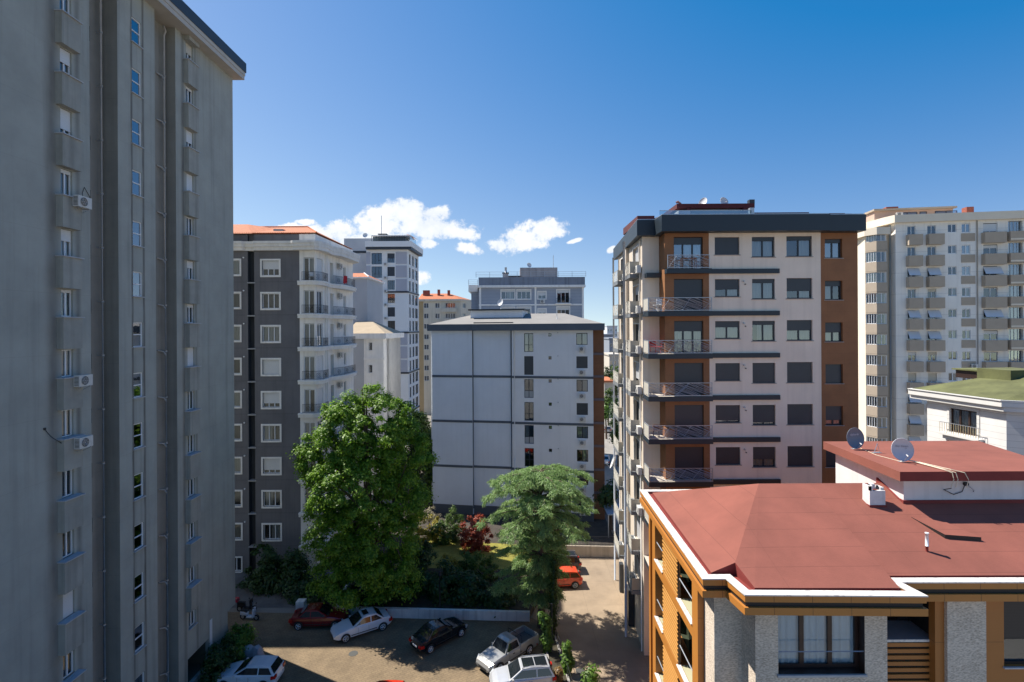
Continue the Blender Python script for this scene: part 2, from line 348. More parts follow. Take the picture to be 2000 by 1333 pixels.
def dish(loc, rz, d, label, m, tilt=20, group=None, pole=.35, logo=None):
    o = thing('satellite_dish', loc, label, 'satellite dish', group, rz)
    k = 24; b = MB(); rings = []; T = R(tilt)
    def X(x, y, z):   # dish axis -y tilted up
        return (x, y*math.cos(T)+z*math.sin(T), z*math.cos(T)-y*math.sin(T)+pole+d*.5)
    for j in range(6):
        rr = d*.5*j/5; dep = .16*d*(1-(j/5)**2)
        rings.append([X(rr*math.cos(2*math.pi*i/k), dep, rr*1.06*math.sin(2*math.pi*i/k)) for i in range(k)])
    for j in range(5):
        for i in range(k): b.face([rings[j][i], rings[j][(i+1) % k], rings[j+1][(i+1) % k], rings[j+1][i]], m, True)
    b.tube(rings[5]+[rings[5][0]], .012, m, 5)
    me = b.mesh('reflector'); link('reflector', me, o)
    b = MB(); b.tube([(0, .1, 0), (0, .14, pole+.25*d)], .025, steel); b.box(-.14, .14, .0, .2, 0, .02, steel); link('mast', b.mesh('mast'), o)
    b = MB(); e = X(0, -.36*d, -.30*d); b.tube([X(0, 0, -.52*d), e], .012, steel, 6); b.tube([e, X(0, -.24*d, -.22*d)], .03, mat('lnb_white', (.6, .6, .6), .4), 8); link('feed_arm', b.mesh('feed_arm'), o)
    if logo: logo(o, X)
    return o
def railing_iron(w, h=.9, rings=True):
    b = MB(); b.box(0, w, -.02, .02, h-.03, h, black); b.box(0, w, -.015, .015, .08, .11, black)
    n = max(2, int(w/.12))
    for i in range(n+1): x = w*i/n; b.box(x-.009, x+.009, -.009, .009, 0 if i in (0, n) else .08, h-.03, black)
    if rings:
        for cxx in ([w*.5] if w < 2 else [w*.25, w*.75]):
            for rr in (.1, .22): b.tube([(cxx+rr*math.cos(a*math.pi/8), 0, .45+rr*math.sin(a*math.pi/8)) for a in range(17)], .014, black, 4)
    return b.mesh('railing')
def diag_rail(w, h=.95, seed=1, m=None, sl=-.42):
    """steel balcony railing filled with slanting bars"""
    m = m or steel; b = MB(); r = random.Random(seed)
    b.box(0, w, -.02, .02, h-.04, h, m); b.box(0, w, -.02, .02, .02, .06, m)
    for x in (0, w-.04): b.box(x, x+.04, -.025, .025, -.25, h-.04, m)
    def seg(x, z, s):
        pts = []
        for (px, pz) in ((0, z+s*(0-x)), (w, z+s*(w-x))): pts.append([px, pz])
        a, c = pts
        for P, Q in ((a, c), (c, a)):
            for lim in (.04, h-.02):
                if (P[1]-lim)*(1 if lim > .1 else -1) > 0: P[0] = x+(lim-z)/s; P[1] = lim
        if 0 <= min(a[0], c[0]) and max(a[0], c[0]) <= w+1e-6 and abs(a[0]-c[0]) > .05: b.bar((a[0], r.uniform(-.012, .012), a[1]), (c[0], r.uniform(-.012, .012), c[1]), .013, m)
    n = int(w*5.2)+6
    for i in range(n): seg(-.6+(w+1.2)*i/n, .45, sl*r.uniform(.75, 1.25))
    for i in range(max(1, int(w*.7))): seg(r.uniform(.2, w-.1), .45, 1.1*r.uniform(.8, 1.4))
    return b.mesh('railing')
# ================================================================ ground
def sheet(name, pts, z, m, th=0.0):
    b = MB()
    b.face([(x, y, z) for x, y in pts], m)
    return b.build(name, kind='structure')
def paving(rot, bw, bh, c1, c2, mort):
    def ex(t, pos, cs, b):
        mp = t.nodes.new('ShaderNodeMapping'); mp.inputs['Rotation'].default_value = (0, 0, R(rot)); t.links.new(pos, mp.inputs[0])
        br = t.nodes.new('ShaderNodeTexBrick'); br.inputs['Scale'].default_value = 1.0; br.inputs['Brick Width'].default_value = bw; br.inputs['Row Height'].default_value = bh
        br.inputs['Mortar Size'].default_value = .018; br.inputs['Color1'].default_value = (*c1, 1); br.inputs['Color2'].default_value = (*c2, 1); br.inputs['Mortar'].default_value = (*mort, 1)
        t.links.new(mp.outputs[0], br.inputs['Vector'])
        n = t.nodes.new('ShaderNodeTexNoise'); n.inputs['Scale'].default_value = .55; n.inputs['Detail'].default_value = 8; n.inputs['Roughness'].default_value = .7; t.links.new(pos, n.inputs['Vector'])
        r = t.nodes.new('ShaderNodeMapRange'); r.inputs['From Min'].default_value = .3; r.inputs['From Max'].default_value = .7; r.inputs['To Min'].default_value = .68; r.inputs['To Max'].default_value = 1.25; t.links.new(n.outputs[0], r.inputs[0])
        vm = t.nodes.new('ShaderNodeVectorMath'); vm.operation = 'SCALE'; t.links.new(br.outputs[0], vm.inputs[0]); t.links.new(r.outputs[0], vm.inputs['Scale'])
        return vm.outputs[0]
    return ex
earth = mat('earth', (.10, .085, .065), .95, .4, .3, .3, 3)
conc = mat('driveway_concrete', (.285, .215, .145), .9, .22, .5, .2, 6, extra=both(lines(0, 3.2, .03, .8), lines(1, 4.1, .03, .8)))
pave = mat('parking_pavers', (.3, .24, .17), .9, extra=paving(-33, .42, .21, (.215, .155, .088), (.185, .132, .076), (.14, .10, .06)))
pave2 = mat('kerb_pavers', (.3, .24, .17), .9, extra=paving(2, .42, .21, (.31, .25, .18), (.25, .20, .14), (.12, .10, .08)))
asph = mat('asphalt', (.055, .055, .057), .9, .2, .8, .2, 30)
stl = mat('street_concrete', (.27, .25, .22), .9, .2, .6)
lawnm = mat('lawn_grass', (.23, .21, .035), .95, .35, 1.6, .6, 30)
soil = mat('garden_soil', (.05, .042, .025), .95, .4, 1.5, .5, 6)
b = MB(); b.face([(-1500, -300, -.02), (1500, -300, -.02), (1500, 2500, -.02), (-1500, 2500, -.02)], mat('far_ground', (.22, .20, .17), .95, .35, .05)); b.build('ground', kind='structure')
sheet('parking_lot', [(-40, 10), (2.9, 10), (2.9, 41.5), (1.6, 43.2), (-40, 45)], .004, pave)
sheet('driveway', [(2.9, 10), (11.5, 10), (13.4, 54.4), (3.6, 54.6), (1.6, 43.2), (2.9, 41.5)], .008, conc)
sheet('street', [(11.9, 56), (15.5, 56), (60, 300), (33, 300)], .006, stl)
sheet('courtyard', [(-40, 45), (-16.6, 45), (-16.6, 68), (-40, 68)], .004, mat('courtyard_slabs', (.14, .13, .12), .9, .3, 1))
sheet('back_yard', [(-16.6, 58), (11.8, 56.2), (11.8, 66), (-9.5, 70), (-12, 120), (-18, 120)], .01, mat('dark_yard_soil', (.055, .045, .035), .95, .4, 1.2, .5, 4))
# raised garden bed behind the low wall
b = MB(); b.prism([(-16.4, 43.9), (1.3, 42.95), (2.2, 45.5), (3.4, 56.5), (-16.4, 60)], 0, .55, soil); b.build('planting_bed', kind='structure')
sheet('lawn', [(-12, 51.2), (1.5, 50.6), (2.9, 56), (-12, 58.5)], .565, lawnm)
# low white garden wall
gw = mat('white_painted_wall', (.72, .69, .64), .85, .12, 2, .15, 8, dirt=.3)
b = MB(); b.prism([(-15.2, 43.55), (1.35, 42.62), (1.36, 42.87), (-15.2, 43.8)], 0, .78, gw); b.prism([(-15.2, 43.8), (-15.0, 43.8), (-15.6, 50), (-15.8, 50)], 0, .78, gw)
b.build('garden_wall', label='long low white wall holding the garden above the parking lot', cat='wall')
b = MB(); b.box(-18.6, -17.9, 43.7, 44.3, 0, 1.15, gw); b.box(-17.9, -16.4, 43.8, 44.05, 0, .75, gw)
b.build('gate_pillar', label='white gate pillar with short wall beside the dark red car', cat='pillar')
bw = mat('beige_wall', (.50, .42, .32), .9, .12, 1.2, .1, 8, dirt=.25)
b = MB(); b.prism([(1.5, 54.85), (12.2, 54.3), (12.2, 54.55), (1.5, 55.1)], 0, 1.15, bw); b.build('boundary_wall', label='plain beige wall closing the far end of the driveway', cat='wall')
b = MB()
for i in range(72): x = 1.7+i*.145; y = 55.0-.051*(x-1.5); b.box(x, x+.02, y-.01, y+.01, 1.15, 2.15, black)
b.box(1.7, 12.1, 54.6, 54.64, 2.1, 2.14, black); b.box(1.7, 12.1, 54.66, 54.7, 1.25, 1.29, black)
b.build('metal_fence', label='dark metal railing on the beige wall behind the driveway', cat='fence')
# ivy planter kerb between parking lot and driveway
kb = mat('kerb_stone', (.33, .31, .28), .9, .2, 3)
b = MB(); b.prism([(2.55, 33), (2.72, 33), (2.45, 41.4), (2.3, 41.4)], 0, .28, kb); b.prism([(3.9, 33), (4.05, 33), (3.1, 42.5), (2.95, 42.5)], 0, .28, kb)
b.build('planter_kerb', label='narrow kerbed planting strip between parking lot and driveway', cat='kerb')
b = MB(); b.prism([(2.72, 33), (3.9, 33), (2.95, 42.4), (2.45, 41.4)], 0, .2, soil); b.build('planting_strip', kind='structure')

# ================================================================ left tower
def tstain(t, pos, cs, b):
    s = t.nodes.new('ShaderNodeSeparateXYZ'); t.links.new(pos, s.inputs[0]); k = None
    mp = t.nodes.new('ShaderNodeMapping'); mp.inputs['Scale'].default_value = (1, 1, .35); t.links.new(pos, mp.inputs[0])
    n = t.nodes.new('ShaderNodeTexNoise'); n.inputs['Scale'].default_value = 1.6; n.inputs['Detail'].default_value = 6; t.links.new(mp.outputs[0], n.inputs['Vector'])
    for (c, wd, st) in ((29.70, .07, .75), (30.62, .08, .8), (24.55, .32, .5), (25.98, .14, .5), (34.32, .15, .5), (35.66, .12, .45)):
        a = M(t, 'ABSOLUTE', M(t, 'SUBTRACT', M(t, 'ADD', s.outputs[1], M(t, 'MULTIPLY', n.outputs[0], .12)), c+.06))
        r = t.nodes.new('ShaderNodeMapRange'); r.interpolation_type = 'SMOOTHSTEP'; r.inputs['From Min'].default_value = 0; r.inputs['From Max'].default_value = wd*1.8; r.inputs['To Min'].default_value = st; r.inputs['To Max'].default_value = 0
        t.links.new(a, r.inputs[0]); k = r.outputs[0] if k is None else M(t, 'MAXIMUM', k, r.outputs[0])
    k = M(t, 'MULTIPLY', k, M(t, 'ADD', .25, M(t, 'MULTIPLY', n.outputs[0], 1.4)))
    k = M(t, 'MULTIPLY', k, M(t, 'GREATER_THAN', s.outputs[0], -22.2))
    mx = t.nodes.new('ShaderNodeMix'); mx.data_type = 'RGBA'; t.links.new(k, mx.inputs[0])
    if cs: t.links.new(cs, mx.inputs[6])
    mx.inputs[7].default_value = (.085, .072, .062, 1); return mx.outputs[2]
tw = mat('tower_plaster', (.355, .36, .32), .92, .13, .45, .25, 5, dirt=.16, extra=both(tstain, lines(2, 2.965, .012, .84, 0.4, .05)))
twn = mat('tower_niche_shade_plaster', (.265, .25, .215), .92, .13, .6, .25, 5, dirt=.2, extra=lines(2, 2.965, .012, .8, 1.1, .05))  # browner, darker tower plaster; niche shade is partly put into this colour
twb = mat('tower_bay_plaster', (.335, .33, .29), .92, .16, .8, .25, 5, dirt=.28)
FT = Fr(-22, 0, 90)
T = thing('apartment_tower', (-22.5, 28, 0), 'tall grey plastered residential tower with narrow windows filling the left edge', 'tower')
TR = 44.3; FH = 2.965
c1z = [39.98-FH*k for k in range(-1, 13)]; c2z = [41.27-FH*k for k in range(0, 14)]; c3z = [42.72-FH*k for k in range(0, 14)]
b = MB(FT)
h1 = [(25.0, 25.66, z, z+1.33) for z in c1z]
b.wall(6, 26.75, 0, TR, h1, tw)
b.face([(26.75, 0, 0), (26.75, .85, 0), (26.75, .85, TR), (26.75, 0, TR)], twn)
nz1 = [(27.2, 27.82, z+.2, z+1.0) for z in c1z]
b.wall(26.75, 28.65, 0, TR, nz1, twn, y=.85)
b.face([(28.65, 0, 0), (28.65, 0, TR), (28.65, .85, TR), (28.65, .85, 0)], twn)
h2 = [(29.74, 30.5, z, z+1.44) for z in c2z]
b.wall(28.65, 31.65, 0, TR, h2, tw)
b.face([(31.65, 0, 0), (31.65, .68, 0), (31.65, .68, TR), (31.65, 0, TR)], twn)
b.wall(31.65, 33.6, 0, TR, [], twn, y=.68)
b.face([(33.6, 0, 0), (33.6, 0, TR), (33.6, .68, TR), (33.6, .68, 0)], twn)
h3 = [(34.7, 35.45, z, z+1.28) for z in c3z]
b.wall(33.6, 40.5, 2.75, TR, h3, tw)
b.wall(33.6, 39.4, 0, 2.75, [(34.55, 36.95, .35, 2.2, .25)], tw, deep=2.5, room_m=mat('garage_inside', (.10, .09, .06), .9))
b.face([(33.6, 0, 2.75), (40.5, 0, 2.75), (40.5, 12, 2.75), (33.6, 12, 2.75)], tw)
b.face([(40.5, 0, 2.75), (40.5, 0, TR), (40.5, 14, TR), (40.5, 14, 2.75)], tw)
b.face([(39.4, 0, 0), (39.4, 0, 2.75), (39.4, 14, 2.75), (39.4, 14, 0)], tw)
b.face([(6, 0, 0), (6, 14, 0), (6, 14, TR), (6, 0, TR)], tw); b.face([(6, 14, 0), (40.5, 14, 0), (40.5, 14, TR), (6, 14, TR)], tw)
b.build('wall', T)
fc = mat('cream_fascia', (.46, .43, .38), .7, .08, 2); fd = mat('dark_roof_metal', (.035, .042, .052), .5)
b = MB(FT)
b.box(6, 40.75, -.82, 14, TR, TR+.32, fc); b.box(6, 40.78, -.87, 14, TR+.32, TR+.6, fc)
b.prism([(6, -.92), (40.85, -.92), (40.85, 14), (6, 14)], TR+.6, TR+1.35, fd); b.prism([(6, -.86), (40.8, -.86), (40.8, 14), (6, 14)], TR+1.35, lambda x, y: TR+1.36+(y+.86)*.28, fd)
b.build('roof', T)
sh1 = [.0, 0, .48, .72, .12, .4, .08, 0, 0, 0, 0, 1.0, 0, .1]; sh3 = [.5, .12, .6, .92, 0, .35, .15, .95, 0, 0, 0, 0, 0, 0]
stone = mat('sill_stone', (.42, .42, .43), .6, .12, 4)
lp = mat('blue_white_shutter', (.5, .54, .6), .5, extra=lines(2, .05, .008, .6))
for k, z in enumerate(c1z):
    s_ = sh1[k]
    win(T, FT, 25.0, z, .66, 1.33, n=2, dep=.1, fw=.05, shut=s_, cur=None if k % 3 == 0 else (.45, 1.0), sm=shut_w, sill=(.12, stone), cm=curt if k % 2 else curt_b)
    if k > 0:
        b = MB(FT); b.box(24.73, 25.82, -.34, -.002, z-FH+1.36+0.02, z-.06, twb); b.box(24.68, 25.88, -.42, -.001, z-.06, z-.01, stone); b.build('window_box', T) if z-1.6 > 0 else None
b = MB(FT); b.box(24.73, 25.82, -.34, -.002, c1z[0]-1.61, c1z[0]-.06, twb); b.box(24.68, 25.88, -.42, -.001, c1z[0]-.06, c1z[0]-.01, stone); b.build('window_box', T)
for k, z in enumerate(c1z):
    win(T, FT, 27.2, z+.2, .62, .8, n=1, dep=.9, fw=.05)
for k, z in enumerate(c2z): win(T, FT, 29.74, z, .76, 1.44, n=1, dep=.05, fw=.055, tr=(.5,), g=gl2 if k < 8 else gl1, sill=(.10, stone))
for k, z in enumerate(c3z):
    win(T, FT, 34.7, z, .75, 1.28, n=2, dep=.1, fw=.05, shut=sh3[k], cur=(.3, .95) if k % 2 else None, sill=(.12, stone), sm=shut_w if k % 4 else shut_c, cm=curt_b if k > 7 else curt)
    if k < 13:
        zb = z-FH+1.30
        b = MB(FT); b.box(34.42, 35.52, -.34, -.002, zb, z-.06, twb); b.box(34.37, 35.57, -.42, -.001, z-.06, z-.01, stone); b.build('window_box', T)
b = MB(FT); b.box(34.42, 35.52, -.42, -.002, c3z[0]+1.28, TR-.02, twb); b.build('window_hood', T)
pipem = mat('pipe_grey', (.36, .34, .31), .5, .15, 2)
for (sy, dy, z1, elb) in ((28.2, .55, 43.9, 0), (33.15, .42, 43.5, 1)):
    b = MB(FT); b.tube([(sy, dy, .3), (sy, dy, z1), (sy-.1, dy-.15, z1+.25), (sy-.35, dy-.2, z1+.45)], .062, pipem, 10)
    for k in range(14):
        z = c2z[k]-.4; b.tube([(sy, dy, z-.05), (sy, dy, z+.07)], .08, pipem, 10)
        if elb: b.tube([(sy, dy, z-.25), (sy-.15, dy+.05, z-.02), (sy-.42, dy+.25, z+.06)], .05, pipem, 8)
        else: b.bar((sy, dy, z), (sy, .85, z), .015, steel)
    b.build('drainpipe', T)
b = MB(FT); b.box(37.05, 37.35, -.02, .0, .2, 3.4, white); b.build('post', T)
gac = 'air conditioners on the grey tower'
ac(FT, 25.25, c1z[4]-.47, 'grey air conditioner high on the left tower with a wire above it', gac, dep=-.36)
ac(FT, 25.25, c1z[7]-.5, 'air conditioner on the left tower at mid height with large visible fan', gac, dep=-.36)
ac(FT, 25.25, c1z[8]-.62, 'white air conditioner on the left tower with cable hanging to its left', gac, dep=-.36)
b = MB(FT); pts = []
for i in range(20):
    t = i/19; pts.append((24.05+1.2*t, -.03-.3*t, c1z[8]+.62-1.15*math.sin(t*1.5)-.05*math.sin(t*9)))
b.tube(pts, .016, black, 5); b.box(24.0, 24.1, -.05, 0, c1z[8]+.58, c1z[8]+.68, black); b.build('cable', label='black cable sagging across the plain grey wall to an air conditioner', cat='cable')
b = MB(FT); b.tube([(26.0, -.3, c1z[4]-.2), (26.2, -.05, c1z[4]+.4), (26.35, -.03, c1z[4]+.75), (26.7, -.02, c1z[4]+.35), (26.72, -.02, c1z[4]-.1)], .014, black, 5); b.build('cable', label='thin wire looping above the topmost air conditioner of the tower', cat='cable')

# ================================================================ dark grey building with white balcony corner
YD = 51.5
FD = Fr(0, YD, 0)
dk = mat('dark_grey_render', (.150, .146, .152), .9, .14, .5, .2, 5, dirt=.15, extra=lines(2, 3.32, .03, .6, -29.28+3.32*9+.08))
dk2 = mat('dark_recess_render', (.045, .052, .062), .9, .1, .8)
wr = mat('white_render', (.82, .79, .74), .85, .08, .8, .12, 5, dirt=.14)
cr_ = mat('cream_render', (.62, .56, .45), .85, .08, .8)
wc = mat('white_cornice', (.76, .73, .68), .8, .1, 1.5, dirt=.15)
tile = mat('clay_roof_tiles', (.52, .17, .07), .85, .22, 3, extra=lines(0, .3, .06, .6))
tilew = mat('clay_roof_tiles_side', (.52, .17, .07), .85, .22, 3, extra=lines(1, .3, .06, .6))
D = thing('apartment_building', (-22, 58, 0), 'dark grey block with white windows and a white curved balcony corner under orange tiles', 'building')
XE = -19.75
dz = [29.86-3.32*k for k in range(9)]
FS = Fr(XE, YD, 87.7)        # side wall facing right
hA = [(-29.0, -27.35, z+.1, z+1.55) for z in dz]+[(-29.0, -27.35, dz[8]-3.2, dz[8]-1.8)]; hB = [(-25.12, -23.4, z, z+1.5) for z in dz]
b = MB(FD)
b.wall(-56, -26.55, 0, 34.0, hA, dk); b.wall(-25.9, -21.35, 0, 34.0, hB, dk)
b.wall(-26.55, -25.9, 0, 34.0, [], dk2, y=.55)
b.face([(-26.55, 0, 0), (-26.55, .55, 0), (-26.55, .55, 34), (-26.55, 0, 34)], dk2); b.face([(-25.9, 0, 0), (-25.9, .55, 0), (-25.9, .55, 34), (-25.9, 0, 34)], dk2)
hf = [(-20.95, XE-.12, 29.32-3.32*k, 29.32-3.32*k+2.35, .12) for k in range(8)]
b.wall(-21.35, XE, 0, 34.0, hf, wr, deep=1.2)
b.face([(-56, 0, 0), (-56, 14, 0), (-56, 14, 34), (-56, 0, 34)], dk); b.face([(-56, 11, 0), (XE, 11, 0), (XE, 11, 34), (-56, 11, 34)], dk)
b.build('wall', D)
b = MB(FS)
hs_ = []
for k in range(8):
    z = 29.32-3.32*k; hs_ += [(.38, 1.8, z, z+2.35, .12), (3.75, 4.7, z, z+2.3, .5), (7.6, 8.4, z+.9, z+2.3)]
b.wall(0, 10.8, 0, 34, hs_, wr, deep=.8); b.face([(10.8, 0, 0), (10.8, 12, 0), (10.8, 12, 34), (10.8, 0, 34)], wr)
for x in (2.35, 2.75): b.box(x, x+.16, -.12, 0, 0, 32.4, wr)
b.build('white_side_wall', D)
sh = [.55, 0, 0, 1, .7, 0, .75, 0, 0]
for k, z in enumerate(dz):
    win(D, FD, -29.0, z+.1, 1.65, 1.45, n=2, sur=wr, surw=.16, cur=(.1, .45) if k % 2 else (.5, .9))
    win(D, FD, -25.12, z, 1.72, 1.5, n=3, sur=wr, surw=.17, shut=sh[k], cur=[None, None, (.0, 1.0), None, None, (0, .5), None, (.05, .5), (.4, 1)][k])
win(D, FD, -29.0, dz[8]-3.2, 1.65, 1.4, n=3, sur=wr, surw=.12)
for k in range(9):
    z = 29.32-3.32*k
    b = MB(FD); b.box(-26.62, -25.8, -.05, .55, z-.25, z-.12, mat('grey_ledge', (.3, .3, .3), .8)); b.build('ledge', D)
    b = MB(FD); b.tube([(-26.95, -.1, z+2.35), (-26.95, 0, z+2.35)], .07, white, 8); b.build('flue', D)
for k in range(8):
    z = 29.32-3.32*k
    win(D, FD, -20.95, z, 1.08, 2.33, n=2, dep=.1, fw=.07, cur=(0, .45) if k in (1, 4, 6) else ((.05, .97) if k in (2, 3, 5) else (.5, 1)))
    win(D, FS, .38, z, 1.42, 2.33, n=2, dep=.1, fw=.07, shut=1.0 if k in (0, 3, 4) else 0, cur=(.1, .9) if k in (2, 5) else None)
    win(D, FS, 3.75, z, .95, 2.28, n=1, dep=.48, fw=.07, cur=(0, 1))
    win(D, FS, 7.6, z+.9, .8, 1.4, n=2)
# balcony slabs wrapping the corner
def rel(pts): return pts
slab = [(-21.45, -.35), (XE-.1, -.45), (XE+.45, -.25), (XE+.75, .35), (XE+.72, 1.3), (XE+.48, 2.6), (XE+.5, 3.4), (XE+1.1, 4.6), (XE+1.35, 6.2), (XE+1.4, 8.6), (XE+1.0, 10.4), (XE+.3, 10.8), (XE+.3, .12), (-21.45, .0)]
for k in range(9):
    z = 29.30-3.32*k
    b = MB(FD); b.prism(slab, z-.18, z, wr); b.prism([(x+(-.08 if i > 1 and i < 11 else 0), y+(.06 if i < 2 else 0)) for i, (x, y) in enumerate(slab)], z-.42, z-.18, wr)
    s = b.build('balcony_slab', D)
    if k < 8:
        P = Vector(s['_w'])
        def rl(p0, p1):
            a, c = Vector((*p0, 0)), Vector((*p1, 0)); Lh = (c-a).length
            me = cached(('ri', round(Lh, 2)), lambda: railing_iron(Lh))
            wp = Vector(FD.p(p0[0], p0[1], z)); link('railing', me, s, wp-P, math.atan2(p1[1]-p0[1], p1[0]-p0[0]))
        rl((-21.0, -.3), (XE-.05, -.38)); rl((XE-.05, -.38), (XE+.62, .3)); rl((XE+.62, .3), (XE+.58, 1.9)); rl((XE+.55, 3.6), (XE+1.15, 5.2)); rl((XE+1.15, 5.2), (XE+1.25, 8.9))
# cornice, parapet, roof
b = MB(FD)
def outl(o): return [(-56.2, -o), (-26.9, -o), (-26.7, -o+.25), (-25.9, -o+.25), (-25.7, -o), (-22.0, -o), (-21.7, -o-.25), (XE+.2, -o-.35), (XE+.55, -o), (XE+.75+o*.4, 1.0), (XE+.55+o*.4, 3.0), (XE+1.2+o*.4, 4.4), (XE+1.45+o*.4, 9.6), (XE+.4, 11.2), (-56.2, 11.2)]
b.prism(outl(.35), 32.35, 32.7, wc); b.prism(outl(.5), 32.7, 33.0, wc); b.prism(outl(.6), 33.0, 33.25, wc); b.build('cornice', D)
b = MB(FD); b.prism([(-56, .3), (-21.5, .3), (-21.5, 10.5), (-56, 10.5)], 33.25, 34.05, dk); b.prism([(-21.48, .25), (XE-.25, .25), (XE+.2, 10.5), (-21.48, 10.5)], 33.25, 34.22, cr_); b.build('parapet', D)
b = MB(FD); zr = 34.1
E = [(-56, -.05), (-21.3, -.05), (XE+.1, .1), (XE+.5, 10.6), (-56, 10.6)]; rp = [(-56, 5.3), (-22.6, 5.3)]
def z_(p, z): return (p[0], p[1], z)
b.face([z_(E[0], zr), z_(E[2], zr+.08), z_(rp[1], 35.75), z_(rp[0], 35.75)], tile); b.face([z_(E[2], zr+.08), z_(E[3], zr), z_(rp[1], 35.75)], tilew)
b.face([z_(E[3], zr), z_(E[4], zr), z_(rp[0], 35.75), z_(rp[1], 35.75)], tile); b.face([z_(p, zr-.02) for p in (E[0], E[4], E[3], E[2])], tile)
b.face([(-34, -.3, zr-.05), (-26.0, -.3, zr-.05), (-28.4, 3.6, 35.75), (-34, 3.6, 35.75)], tile); b.face([(-26.0, -.3, zr-.05), (-25.2, 3.9, 35.3), (-28.4, 3.6, 35.75)], tile)
for i in range(58): x = -30.9+i*.185; b.box(x, x+.09, -.13, .1, zr-.03, zr+.06, tile) if x < XE else None
b.tube([(XE+.1, .1, zr+.12), (-22.6, 5.3, 35.82), (-56, 5.3, 35.84)], .07, tile, 6)
r = b.build('roof', D); b = MB(FD); b.box(-24.7, -23.7, 1.6, 2.3, 34.6, 34.85, steel); b.build('skylight', r)
gd = 'air conditioners on the white balcony corner'
nm = ['first', 'second', 'third', 'fourth', 'fifth', 'sixth', 'seventh', 'eighth', 'ninth']
for k in range(5): ac(FS, 5.6, 29.32-3.32*k+2.2-.3, 'air conditioner above the %s balcony door from the top on the white corner' % nm[k], gd, dep=-.1)
red = mat('red_cloth', (.42, .02, .03), .9); blu = mat('blue_cloth', (.04, .12, .45), .9); org = mat('orange_plastic', (.75, .20, .03), .5); pink = mat('pink_plastic', (.75, .12, .4), .5)
def cloth(loc, w, h, m, label, rz=0):
    b = MB(Fr(loc[0], loc[1], rz)); r = random.Random(int(w*100)); k = 10
    for i in range(k):
        for j in range(6):
            def P(i, j): return (w*i/k, .04*math.sin(i*1.7+j*.4)+.03*j/6, loc[2]-h*j/6*(1+.12*math.sin(i*2.2)))
            b.face([P(i, j), P(i+1, j), P(i+1, j+1), P(i, j+1)], m, True)
    for i in range(k): b.face([(w*i/k, .04*math.sin(i*1.7), loc[2]), (w*i/k, .12, loc[2]-.02), (w*(i+1)/k, .12, loc[2]-.02), (w*(i+1)/k, .04*math.sin((i+1)*1.7), loc[2])], m)
    return b.build('laundry_cloth', label=label, cat='cloth')
P = FD.p(XE+1.18, 5.3, 30.35); cloth((P[0], P[1]-.2, P[2]), .75, .85, red, 'red cloth hanging over the top balcony railing of the white corner', 80)
def chair(loc, rz, m, label, s=1.0, group=None):
    o = thing('balcony_chair', loc, label, 'chair', group, R(rz)); b = MB(); b.box(-.24*s, .24*s, -.22*s, .24*s, .42*s, .46*s, m); link('seat', b.mesh('seat'), o)
    b = MB(); b.prism([(-.24*s, .22*s), (.24*s, .22*s), (.22*s, .27*s), (-.22*s, .27*s)], .48*s, .88*s, m); link('backrest', b.mesh('backrest'), o)
    for x in (-.2, .2):
        for y in (-.18, .2): b = MB(); b.tube([(x*s, y*s, 0), (x*s*.95, y*s*.95, .42*s)], .02, m, 6); link('leg', b.mesh('leg'), o)
    return o
chair(FD.p(XE-.3, -.1, 29.31-3.32*0), 20, white, 'white chair on the top corner balcony of the white side')

# ================================================================ buildings behind the dark block
def rrow(fr, us, v0, h, n, dv): pass
GW = mat('plain_grey_render', (.40, .41, .43), .9, .06, .5)
G1 = thing('plain_building', (-23.5, 83, 0), 'windowless pale grey house wall under an orange tile roof between two taller blocks', 'building')
f1 = Fr(at(690, 560, 80).x, 80, 0)
xr = f1.su(717.5, 560)
b = MB(f1); b.box(-6, xr, 0, 9.5, 0, 32.3, GW); b.box(-6, xr+.02, -.03, 9.55, 20.6, 20.8, wr); b.build('wall', G1)
b = MB(f1); b.prism([(-6, -.3), (xr+.3, -.3), (xr+.3, 9.8), (-6, 9.8)], 32.3, 32.5, wr)
b.face([(-6, -.3, 32.5), (xr+.3, -.3, 32.5), (xr-1.8, 4.5, 33.6), (-6, 4.5, 33.6)], tile); b.face([(xr+.3, -.3, 32.5), (xr+.3, 9.8, 32.5), (xr-1.8, 4.5, 33.6)], tilew); b.face([(-6, 9.8, 32.5), (xr+.3, 9.8, 32.5), (xr-1.8, 4.5, 33.6), (-6, 4.5, 33.6)], tile)
b.tube([(xr+.3, -.3, 32.55), (xr-1.8, 4.5, 33.65)], .09, white, 5); b.build('roof', G1)
G2 = thing('cream_house', (-21, 75, 0), 'cream and grey low block with beige hipped roof beside the tall leafy tree', 'building')
f2 = Fr(0, 72, -3)
xa, xb, xc = f2.su(680, 700), f2.su(711, 700), f2.su(749, 700)
b = MB(f2)
hw = [(f2.su(719.5, 680), f2.su(727, 680), f2.sz(723, v+16)[1], f2.sz(723, v)[1]) for v in (669, 713)]
b.wall(xa, xb, 0, 23.0, [], GW); b.wall(xb, xc, 0, 23.0, hw, wr); b.box(xa, xc, 1.5, 9, 0, 23, wr); b.box(xc-.05, xc, .01, 9, 0, 23, wr); b.box(xb, xc+.12, -.12, 0, 20.0, 20.3, wr); b.build('wall', G2)
for h in hw: win(G2, f2, h[0], h[2], h[1]-h[0], h[3]-h[2], n=1, sur=wr, surw=.1)
bt = mat('beige_roof', (.42, .33, .22), .9, .1, 1)
b = MB(f2); b.box(xa-.4, xc+.5, -.5, 9.4, 23.0, 23.75, wr); x0, x1 = xa-.3, xc+.4
